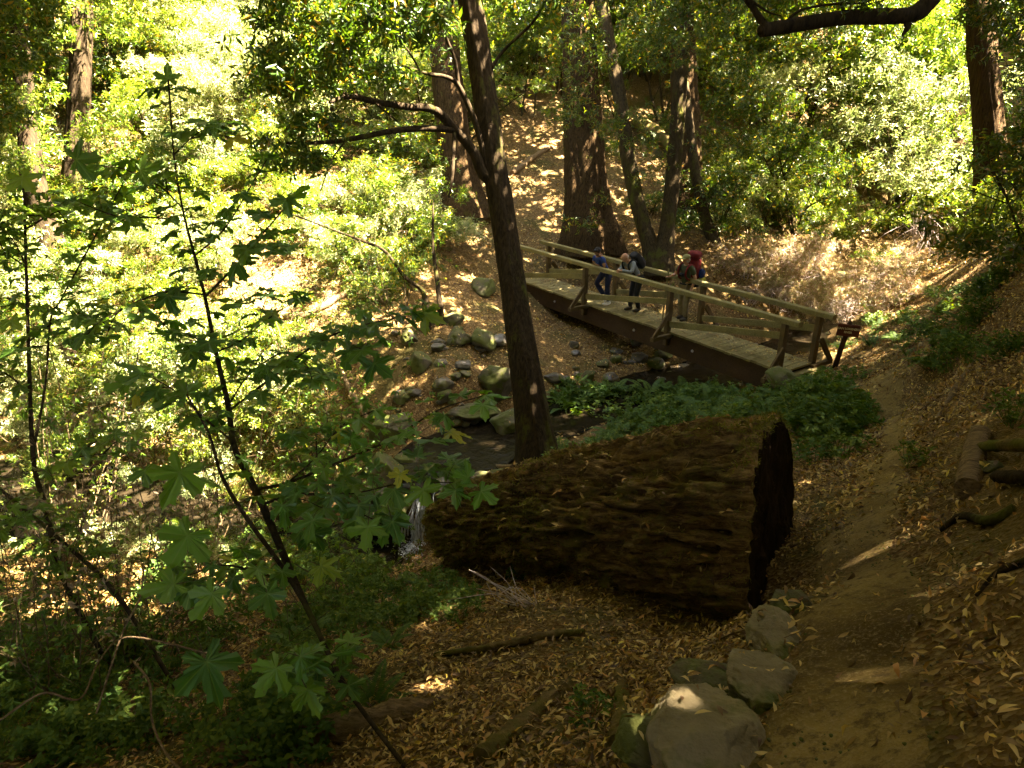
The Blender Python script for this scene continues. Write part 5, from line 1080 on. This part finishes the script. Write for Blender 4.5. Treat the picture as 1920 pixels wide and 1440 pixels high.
spray(tr2, [(1850,-30,1960,120,10,12,.6),(1890,80,1960,300,10,12,.5),(1780,-40,1900,30,10,12,.25)], 420, .11, 6)
spray(over, [(1380,-40,1700,10,6.5,7.4,.5),(1240,-40,1400,0,6.6,7.4,.25)], 160, .09, 7, nm='foliage')
# ------------------------------------------------------------------ dry leaved shrub, vines
def dryshrub(name, label, base, tops, nleaf, L, mat, seed, stemr=.006, group=None, thick=.25):
    g = np.random.default_rng(seed); root = empty(name, (0, 0, 0), label, 'shrub', group); ms = MB(); C = []; D = []
    for k, tp_ in enumerate(tops):
        b = Wp(*base) + np.r_[g.normal(size=2) * .18, -.1]; e = Wp(*tp_); m_ = b * .5 + e * .5 + g.normal(size=3) * .18; P = smooth_path([b, m_, e], 30); add_tube(ms, P, np.linspace(stemr, .002, 30), 5, .1, k, cap=False)
        for q in range(nleaf):
            i = int(g.integers(8, 30)); o = g.normal(size=3) * thick * [1, 1, .7]; c = P[i] + o; C.append(c); D.append(nrm(o) + [0, 0, -.3])
            if q % 4 == 0: add_tube(ms, smooth_path([P[i], P[i] + o * .5 + [0, 0, .03], c], 5), .002, 4, cap=False)
    mb = MB(); V, F = rosettes(np.array(C), np.array(D), 4, L, .38, .9, .5, .4, g, .2, .35); mb.add(V, F); ms.build('stems', M['stem'], root); mb.build('leaves', M[mat], root)
dryshrub('dry_shrub', 'tangled shrub with hanging brown dead leaves in the left foreground', (240, 1230, 5.2), [(20,700,6.2),(90,660,6.5),(150,740,6.3),(220,760,6.2),(290,800,6.0),(340,870,5.8),(60,820,5.6),(180,900,5.6),(10,900,5.2),(260,950,5.4),(340,1000,5.4),(120,1000,5),(400,980,5.6)], 34, .07, 'dry', 4)
dryshrub('leafy_shrub', 'low green leafed shrub tangled with the brown leaved shrub at left', (150, 1300, 4.8), [(0,980,5.2),(60,1040,5.0),(130,1080,4.9),(30,1150,4.6),(220,1060,5.2),(320,1120,5.0),(180,1180,4.6),(90,1230,4.3),(-20,1080,4.6),(300,1180,4.6)], 26, .06, 'herb', 5)
dryshrub('leafy_shrub', 'small leafed green shrub on the near bank of the lower pool', (560, 1120, 6.4), [(480,940,7.0),(540,900,7.2),(600,930,7.2),(440,1000,6.8),(640,1000,7.0),(560,1000,6.6),(500,1060,6.3),(660,1060,7.2)], 34, .055, 'maple', 6)
dryshrub('leafy_shrub', 'twiggy half-bare shrub with small leaves left of the dark leaning trunk', (745, 600, 15.6), [(600,420,15.5),(650,400,15.8),(700,380,16),(740,400,16),(640,500,15.2),(680,540,15.2),(560,500,15.3),(760,440,16),(700,470,15.5)], 60, .085, 'bay', 7, .016, thick=.5)
dryshrub('leafy_shrub', 'airy shrub with arching bare stems over the sunlit clearing', (560, 690, 13.6), [(400,520,13.6),(460,500,13.8),(520,560,13.4),(440,600,13),(500,480,14),(600,600,13.4),(640,650,13.2)], 36, .08, 'bay_bright', 8, .014, thick=.4)
gg = random.Random(4)
for nm, base, us, vs, lm, k_, lb in (('whip_shrub', (150, 1120, 9.0), (-40, 330), (380, 760), 'bay_bright', 12, 'tall airy shrub of straight whip stems with light leaves at far left'), ('whip_shrub', (420, 980, 11.0), (250, 640), (420, 760), 'pale', 11, 'tall airy shrub of fine arching stems with pale leaves behind the maple'), ('whip_shrub', (610, 930, 10.5), (480, 760), (620, 820), 'maple', 10, 'airy shrub of fine stems overhanging the left side of the pool')):
    dryshrub(nm, lb, base, [(gg.uniform(*us), gg.uniform(*vs), base[2] + gg.uniform(-1.2, 1.8)) for _ in range(k_)], 30, .085, lm, 40 + k_, .011, thick=.38)
for nm, base, us, vs, lm, k_, lb in (('whip_shrub', (80, 1330, 5.4), (-30, 260), (900, 1180), 'herb', 12, 'bushy low shrub with fresh leaves at the lower left edge'), ('whip_shrub', (420, 1260, 5.6), (300, 640), (1030, 1190), 'fern', 13, 'bushy low shrub behind the big face-on maple leaves'), ('whip_shrub', (720, 1130, 8.4), (600, 830), (990, 1110), 'herb', 9, 'fine twiggy shrub on the near bank below the waterfall')):
    dryshrub(nm, lb, base, [(gg.uniform(*us), gg.uniform(*vs), base[2] + gg.uniform(-.8, 1.0)) for _ in range(k_)], 26, .06, lm, 50 + k_, .006, thick=.22)
def vine(pts, w, label):
    P = np.array([Wp(*p) for p in pts]); mb = MB(); add_tube(mb, smooth_path(P, 60), np.full(60, w), 6, .15, 4); tag(mb.build('bare_vine', M['deadwood']), label, 'vine', 'bare looping vines at lower left')
vine([(0,1350,3.6),(80,1300,3.7),(150,1310,3.8),(185,1240,4.0),(235,1195,4.2),(330,1210,4.3),(400,1230,4.2)], .006, 'bare tan vine looping across the lower left corner')
vine([(180,1340,4),(205,1260,4.1),(232,1180,4.3),(262,1120,4.4),(270,1060,4.6)], .007, 'bare vine rising through the brown leaved shrub')
vine([(250,1240,3.9),(280,1280,3.7),(285,1350,3.5),(310,1410,3.3),(345,1450,3.1)], .006, 'bare vine running down to the bottom edge left of the weathered log')
# ------------------------------------------------------------------ ferns and herbs
def fern_proto(seed, nf=12, L=.62, arch=.5):
    g = np.random.default_rng(seed); mb = MB(); st_ = MB()
    for k in range(nf):
        a = 2 * math.pi * k / nf + g.normal() * .2; l = L * g.uniform(.7, 1.1); el = g.uniform(.5, 1.2); h = np.array([math.cos(a), math.sin(a), 0])
        t = np.linspace(0, 1, 34); P = h * (t * l * math.cos(el * .8))[:, None] + np.array([0, 0, 1.0]) * (l * (math.sin(el) * t - arch * 1.2 * t * t))[:, None]
        add_tube(st_, P, np.linspace(.0035, .001, 34), 4, cap=False); T = nrm(np.gradient(P, axis=0)); sd = nrm(np.cross(T, [0, 0, 1.0])); up = np.cross(sd, T); w = .105 * l / .6 * np.sin(np.clip(t * 1.05 + .08, 0, 1) * math.pi) ** .6 * (1.05 - t * .75)
        for q in (-1, 1):
            i = np.arange(3, 34); V, F = kites(P[i], sd[i] * q + T[i] * .35 - up[i] * .15, up[i], w[i], .019 * l / .6 + 0 * w[i], .1, .3); mb.add(V, F)
    root = empty('fern', (0, 0, -200), '', 'fern'); mb.build('fronds', M['fern'], root); st_.build('frond_stems', M['fern'], root); return root
def herb_proto(seed, n=42, R_=.24, H_=.3):
    g = np.random.default_rng(seed); root = empty('leafy_herb', (0, 0, -200), '', 'plant'); a = g.uniform(0, 6.28, n); r = R_ * np.sqrt(g.random(n)); P = np.stack([r * np.cos(a), r * np.sin(a), g.uniform(.25, 1, n) * H_ * (1 - .5 * (r / R_) ** 2)], -1)
    mb = MB(); V, F = rosettes(P, nrm(rand_dirs(n, g) * .4 + [0, 0, 1]), 6, .055, .62, 1.25, .05, .2, g, .2, .15); mb.add(V, F); mb.build('leaves', M['herb'], root)
    mb = MB()
    for p in P[::2]: add_tube(mb, smooth_path([p * [.3, .3, 0] - [0, 0, .05], p * [.8, .8, .5], p], 6), .0025, 4, cap=False)
    mb.build('stems', M['herb'], root); return root
FR = [fern_proto(s) for s in (1, 2, 3)]; HB = [herb_proto(s) for s in (4, 5, 6, 7)]
def put(lst, u, v, s_, label, cat, group, P=None):
    P = G(u, v) if P is None else P; return copy_tree(random.choice(lst), P, random.uniform(0, 6.3), s_, label, cat, group, (random.gauss(0, .12), random.gauss(0, .12)))
put(FR, 700, 1325, .62, 'bright green fern growing at the weathered log in the foreground', 'fern', None)
put(FR, 610, 1270, .95, 'large dark fern behind the maple stem in the foreground', 'fern', None)
put(FR, 560, 1215, .8, 'dark fern left of the large foreground fern', 'fern', None)
put(FR, 730, 1215, .6, 'small fern on the leafy slope right of the maple stem', 'fern', None)
put(FR, 1455, 425, 1.1, 'fern drooping on the sunlit bank below the laurels', 'fern', None)
put(FR, 1575, 655, .9, 'fern beside the trail sign', 'fern', None)
for (u, v, s_) in [(1190,800,1.1),(1230,770,1.2),(1150,820,1.0),(1290,800,.9),(1120,845,.9),(1215,740,1.2),(1270,830,.8),(1420,770,.9),(1380,790,.9),(1340,800,.8),(1470,755,1),(1510,745,1),(1330,750,.9)]: put(FR, u, v, s_ * 1.45, 'fern in the green bed between the log and the bridge', 'fern', 'ferns between the log and the bridge')
for (u, v) in [(1630,650),(1680,640),(1710,610),(1760,590),(1700,670),(1780,650),(1840,560),(1650,610),(1810,610),(1740,690)]: put(FR, u, v, random.uniform(.8, 1.1), 'fern on the shaded bank right of the trail sign', 'fern', 'ferns on the right bank')
for k in range(52):
    u = random.uniform(1040, 1480); v = 905 - (u - 1040) * .26 + random.uniform(-60, 5)
    put(HB, u, v, random.uniform(.9, 1.6), 'low dark green herb in the bed behind the log', 'plant', 'green herbs behind the log')
for k in range(46):
    u = random.uniform(1050, 1420); put(HB, u, random.uniform(742, 800), random.uniform(1.2, 2.2), 'tall leafy herb on the near creek bank before the bridge', 'plant', 'tall herbs on the near creek bank')
for k in range(14):
    put(FR, random.uniform(1060, 1400), random.uniform(740, 785), random.uniform(1.4, 2.0), 'fern in the green bed between the log and the bridge', 'fern', 'ferns between the log and the bridge')
for k in range(46):
    a = random.gauss(0, 1); u = 1545 + random.gauss(0, 38); v = 775 + random.gauss(0, 28); 
    if u > 1620: continue
    put(HB, u, v, random.uniform(1.0, 1.9), 'bushy green herb at the path edge beside the bridge end', 'plant', 'green herbs beside the bridge end')
for k in range(38):
    u = random.uniform(1590, 1915); v = random.uniform(560, 720) - (u - 1590) * .12
    put(HB, u, v, random.uniform(.8, 1.5), 'green herb on the shaded bank right of the trail sign', 'plant', 'green herbs on the right bank')
for (u, v, s_, l) in [(1712,872,.8,'small green plant growing in the path edge'),(1528,868,1.2,'green broad plant behind the sawn end of the log'),(1110,1345,.55,'tiny fresh green plant by the slanted foreground branch'),(1905,790,.9,'small green plant on the cut bank at the right edge'),(860,1160,.9,'low green plant under the lichen covered branch'),(990,1085,.9,'green plant in the shade under the log'),(90,1420,.8,'light green plant at the bottom left corner')]: put(HB, u, v, s_, l, 'plant', None)
for k in range(120):
    u = random.uniform(-20, 900); v = random.uniform(1120, 1430) if u < 600 else random.uniform(1080, 1200)
    put(HB, u, v, random.uniform(.5, 1.0), 'low green herb among leaf litter on the left foreground slope', 'plant', 'low herbs in the left foreground')
for k in range(40):
    put(HB, random.uniform(300, 720), random.uniform(1000, 1110), random.uniform(.9, 1.6), 'green streamside herb on the near bank of the lower pool', 'plant', 'streamside herbs by the lower pool')
for o in FR + HB:
    for c in list(o.children): bpy.data.objects.remove(c)
    bpy.data.objects.remove(o)
tw = empty('dead_twig', G(985, 1140), 'pale bare twig spray lying under the big log', 'twig'); mb = MB()
for k in range(16):
    a = np.array([random.uniform(-.1, .1), 0, .02]); e = a + [random.gauss(-.15, .22), random.gauss(0, .1), random.uniform(.05, .35)]; add_tube(mb, smooth_path([a, a * .5 + e * .5 + rng.normal(size=3) * .04, e], 8), np.linspace(.006, .0025, 8), 5, cap=False)
mb.build('twigs', M['palewood'], tw)
# ------------------------------------------------------------------ fallen leaves, twigs, pebbles
def nlift(x, y, e=.03):
    return nrm(np.stack([-(H(x + e, y) - H(x - e, y)) / (2 * e), -(H(x, y + e) - H(x, y - e)) / (2 * e), np.ones_like(x)], -1))
def litter(n, ymin, ymax, hw, near, sizes, g):
    y = ymin + (ymax - ymin) * g.random(n); x = g.uniform(-1, 1, n) * (hw * np.maximum(y, .6) + 1.0)
    z = H(x, y); u, v, d = proj(np.stack([x, y, z], -1)); k = (u > -60) & (u < 1980) & (v > -40) & (v < 1500) & (d > .6)
    dt, _, _ = pdist(x, y, TR[::2]); dc1, _, _ = pdist(x, y, CK1); dc2, _, _ = pdist(x, y, CK2); left = x < np.interp(y, TR[:, 1], TR[:, 0])
    edge = np.where(left & (y > 2.6), .06, np.where(y > 3, .2, .30))
    w = np.where(dt < edge, .06 + .3 * np.clip((dt - .1) / .25, 0, 1), 1.0) * np.where(dt < .34 * 1.3, .75, 1); w = w * np.where((dc1 < 1.15) | (dc2 < .9), 0.0, 1) * np.where((dt > .45) & ~left & (y < 5), .55, 1)
    w = w * np.clip(.75 + .6 * fbm(p3(x, y, 1.1), 3, 71), .15, 1); w = w * (1 - .88 * bareness(x, y)); k &= g.random(n) < w
    x, y, z = x[k], y[k], z[k]; return x, y, z, dt[k]
mbl = MB(); g = np.random.default_rng(77)
for (n, y0, y1, hw, near, s0, s1) in ((44000, .5, 4.6, .9, True, .032, .072), (66000, 4.6, 9.5, .85, True, .045, .082), (62000, 9.5, 19, .82, False, .06, .10), (70000, 19, 34, .8, False, .09, .14)):
    x, y, z, dt = litter(n, y0, y1, hw, near, None, g); N = len(x); nn = nlift(x, y); P = np.stack([x, y, z], -1) + nn * g.uniform(.004, .035 if near else .05, N)[:, None]
    onp = dt < .36; P[onp, 2] += .015
    a = g.uniform(0, 2 * math.pi, N); d = np.stack([np.cos(a), np.sin(a), 0 * a], -1); d = d - nn * (d * nn).sum(-1, keepdims=True) + nn * g.normal(size=(N, 1)) * .34; n2 = nn + g.normal(size=(N, 3)) * .5; L = g.uniform(s0, s1, N)
    if near: V, T, Q_ = blades(P, d, n2, L, L * g.uniform(.22, .34, N), g.uniform(-.1, 1.0, N), g.normal(0, .5, N)); mbl.add(V, T); mbl.F.append(Q_ + (mbl.n - len(V))); mbl.M.append(0); mbl.S.append(True)
    else: V, F = kites(P, d, n2, L, L * g.uniform(.28, .45, N), .3, .45); mbl.add(V, F)
# broken bits between the leaves
for (n, y0, y1) in ((30000, .5, 5), (30000, 5, 11)):
    x, y, z, dt = litter(n, y0, y1, .88, True, None, g); N = len(x); a = g.uniform(0, 6.28, N); d = np.stack([np.cos(a), np.sin(a), .2 * g.normal(size=N)], -1)
    V, F = kites(np.stack([x, y, z + g.uniform(.002, .02, N)], -1), d, np.array([0, 0, 1.0]) + g.normal(size=(N, 3)) * .6, g.uniform(.012, .034, N), g.uniform(.006, .018, N), .1, .5); mbl.add(V, F)
# leaves caught on the boulders
for o in [o for o in col.objects if o.name.startswith(('boulder', 'rock'))]:
    me = o.data; co = np.empty(len(me.vertices) * 3); me.vertices.foreach_get('co', co); no = np.empty(len(me.vertices) * 3); me.vertices.foreach_get('normal', no); co = co.reshape(-1, 3); no = no.reshape(-1, 3)
    k = np.nonzero(no[:, 2] > .72)[0]
    if len(k) < 4: continue
    k = g.choice(k, min(9, len(k) // 3 + 1), replace=False); Mx = np.array(Matrix.Rotation(o.rotation_euler.z, 3, 'Z')); P = co[k] @ Mx.T + np.array(o.location) + [0, 0, .008]; nn = no[k] @ Mx.T; a = rand_dirs(len(k), g); d = a - nn * (a * nn).sum(-1, keepdims=True) * .9; L = g.uniform(.04, .08, len(k))
    V, T, Q_ = blades(P, d, nn + g.normal(size=d.shape) * .2, L, L * .3, g.uniform(0, .7, len(k)), g.normal(0, .3, len(k))); mbl.add(V, T); mbl.F.append(Q_ + (mbl.n - len(V))); mbl.M.append(0); mbl.S.append(True)
# on the log and the deck
top = np.nonzero((FN[..., 2].ravel() > .35))[0]; k = g.choice(top, 700); P = LV.reshape(-1, 3)[k] + FN.reshape(-1, 3)[k] * .012; nn = FN.reshape(-1, 3)[k]; a = rand_dirs(700, g); d = a - nn * (a * nn).sum(-1, keepdims=True) * .8; L = g.uniform(.04, .085, 700)
V, T, Q_ = blades(P, d, nn + g.normal(size=(700, 3)) * .4, L, L * .32, g.uniform(-.2, .7, 700), g.normal(0, .3, 700)); mbl.add(V, T); mbl.F.append(Q_ + (mbl.n - len(V))); mbl.M.append(0); mbl.S.append(True)
N = 900; s_ = g.uniform(S0, S1, N); o_ = -.06 - g.random(N) ** .5 * (BW - .1); P = np.array([bp(a, b, .012) for a, b in zip(s_, o_)]); a = g.uniform(0, 6.28, N); d = np.stack([np.cos(a), np.sin(a), 0 * a], -1)
V, F = kites(P, d, np.array([0, 0, 1.0]) + g.normal(size=(N, 3)) * .25, g.uniform(.05, .09, N), .028, .3, .45); mbl.add(V, F)
tag(mbl.build('fallen_leaves', M['litter']), kind='stuff')
mb = MB()
for k in range(420):
    y = random.uniform(1.2, 13); x = random.uniform(-.85, .75) * y; 
    dt = np.hypot(TR[:, 0] - x, TR[:, 1] - y).min()
    if dt < .38 or np.hypot(CK1[:, 0] - x, CK1[:, 1] - y).min() < 1.1 or np.hypot(CK2[:, 0] - x, CK2[:, 1] - y).min() < 1: continue
    a = random.uniform(0, 6.28); l = random.uniform(.12, .5) * (1 + y * .04); q = np.array([math.cos(a), math.sin(a)]); t = np.linspace(-1, 1, 7)[:, None] * l / 2; xy = np.array([x, y]) + q * t + np.c_[-q[1] * t ** 2, q[0] * t ** 2] * random.uniform(-.6, .6)
    zz = H(xy[:, 0], xy[:, 1]) + random.uniform(.01, .06); add_tube(mb, np.c_[xy, zz], np.linspace(1, .4, 7) * random.uniform(.002, .007), 5, .1, k, cap=False)
tag(mb.build('twigs', M['deadwood']), kind='stuff')
mb = MB(); RM = [rock_mesh(s, 3, .7, 8, .05) for s in range(4)]
for k in range(1700):
    i = random.randint(30, 159); w = random.gauss(0, .3); p = TR[i, :2] + [w, random.uniform(-.1, .1)]; z = float(H0(np.array([p[0]]), np.array([p[1]]))[0]); s_ = random.uniform(.002, .008)
    V, F = RM[k % 4]; P0 = np.array([p[0], p[1], 0]); mb.add(V * s_ + P0, F)
vv = np.concatenate(mb.V); off = 0; ctr = np.array([v.mean(0) for v in mb.V]); hz = H(ctr[:, 0], ctr[:, 1]) + .012
mb.V = [v + [0, 0, h] for v, h in zip(mb.V, hz)]
tag(mb.build('gravel', M['mossrock']), kind='stuff')

# leafy side branches of the slender trees and the redwoods' skirts
for o in list(col.objects):
    if o.name == 'slender_tree': spray(o, [(1000,-30,1130,140,17,20,1),(1040,120,1120,230,18,20,.4),(1060,330,1140,420,19,20.3,.12),(1120,180,1200,300,17.5,20,.25)], 480, .13, 21, nm='foliage')
    if o.name == 'slender_tree.001': spray(o, [(1180,-30,1290,120,17,20,1),(1300,-30,1430,150,17,20,1),(1330,140,1420,300,18,20.3,.7),(1200,200,1240,330,19,20.3,.15)], 820, .13, 22, nm='foliage')
    if o.name == 'redwood_tree.001': spray(o, [(760,-30,900,120,19,22.5,.6),(720,230,850,420,19,22.5,.8)], 330, .13, 23, nm='foliage')
    if o.name == 'redwood_tree.004': spray(o, [(60,-30,260,80,19,23,1),(-20,140,110,330,18,19.6,.8),(160,180,260,330,20,23,.4)], 420, .15, 27, 'bay_bright', nm='foliage')
    if o.name == 'redwood_tree.003': spray(o, [(1780,-30,1900,50,24,28.5,.8)], 120, .16, 24, 'bay_bright', nm='foliage')
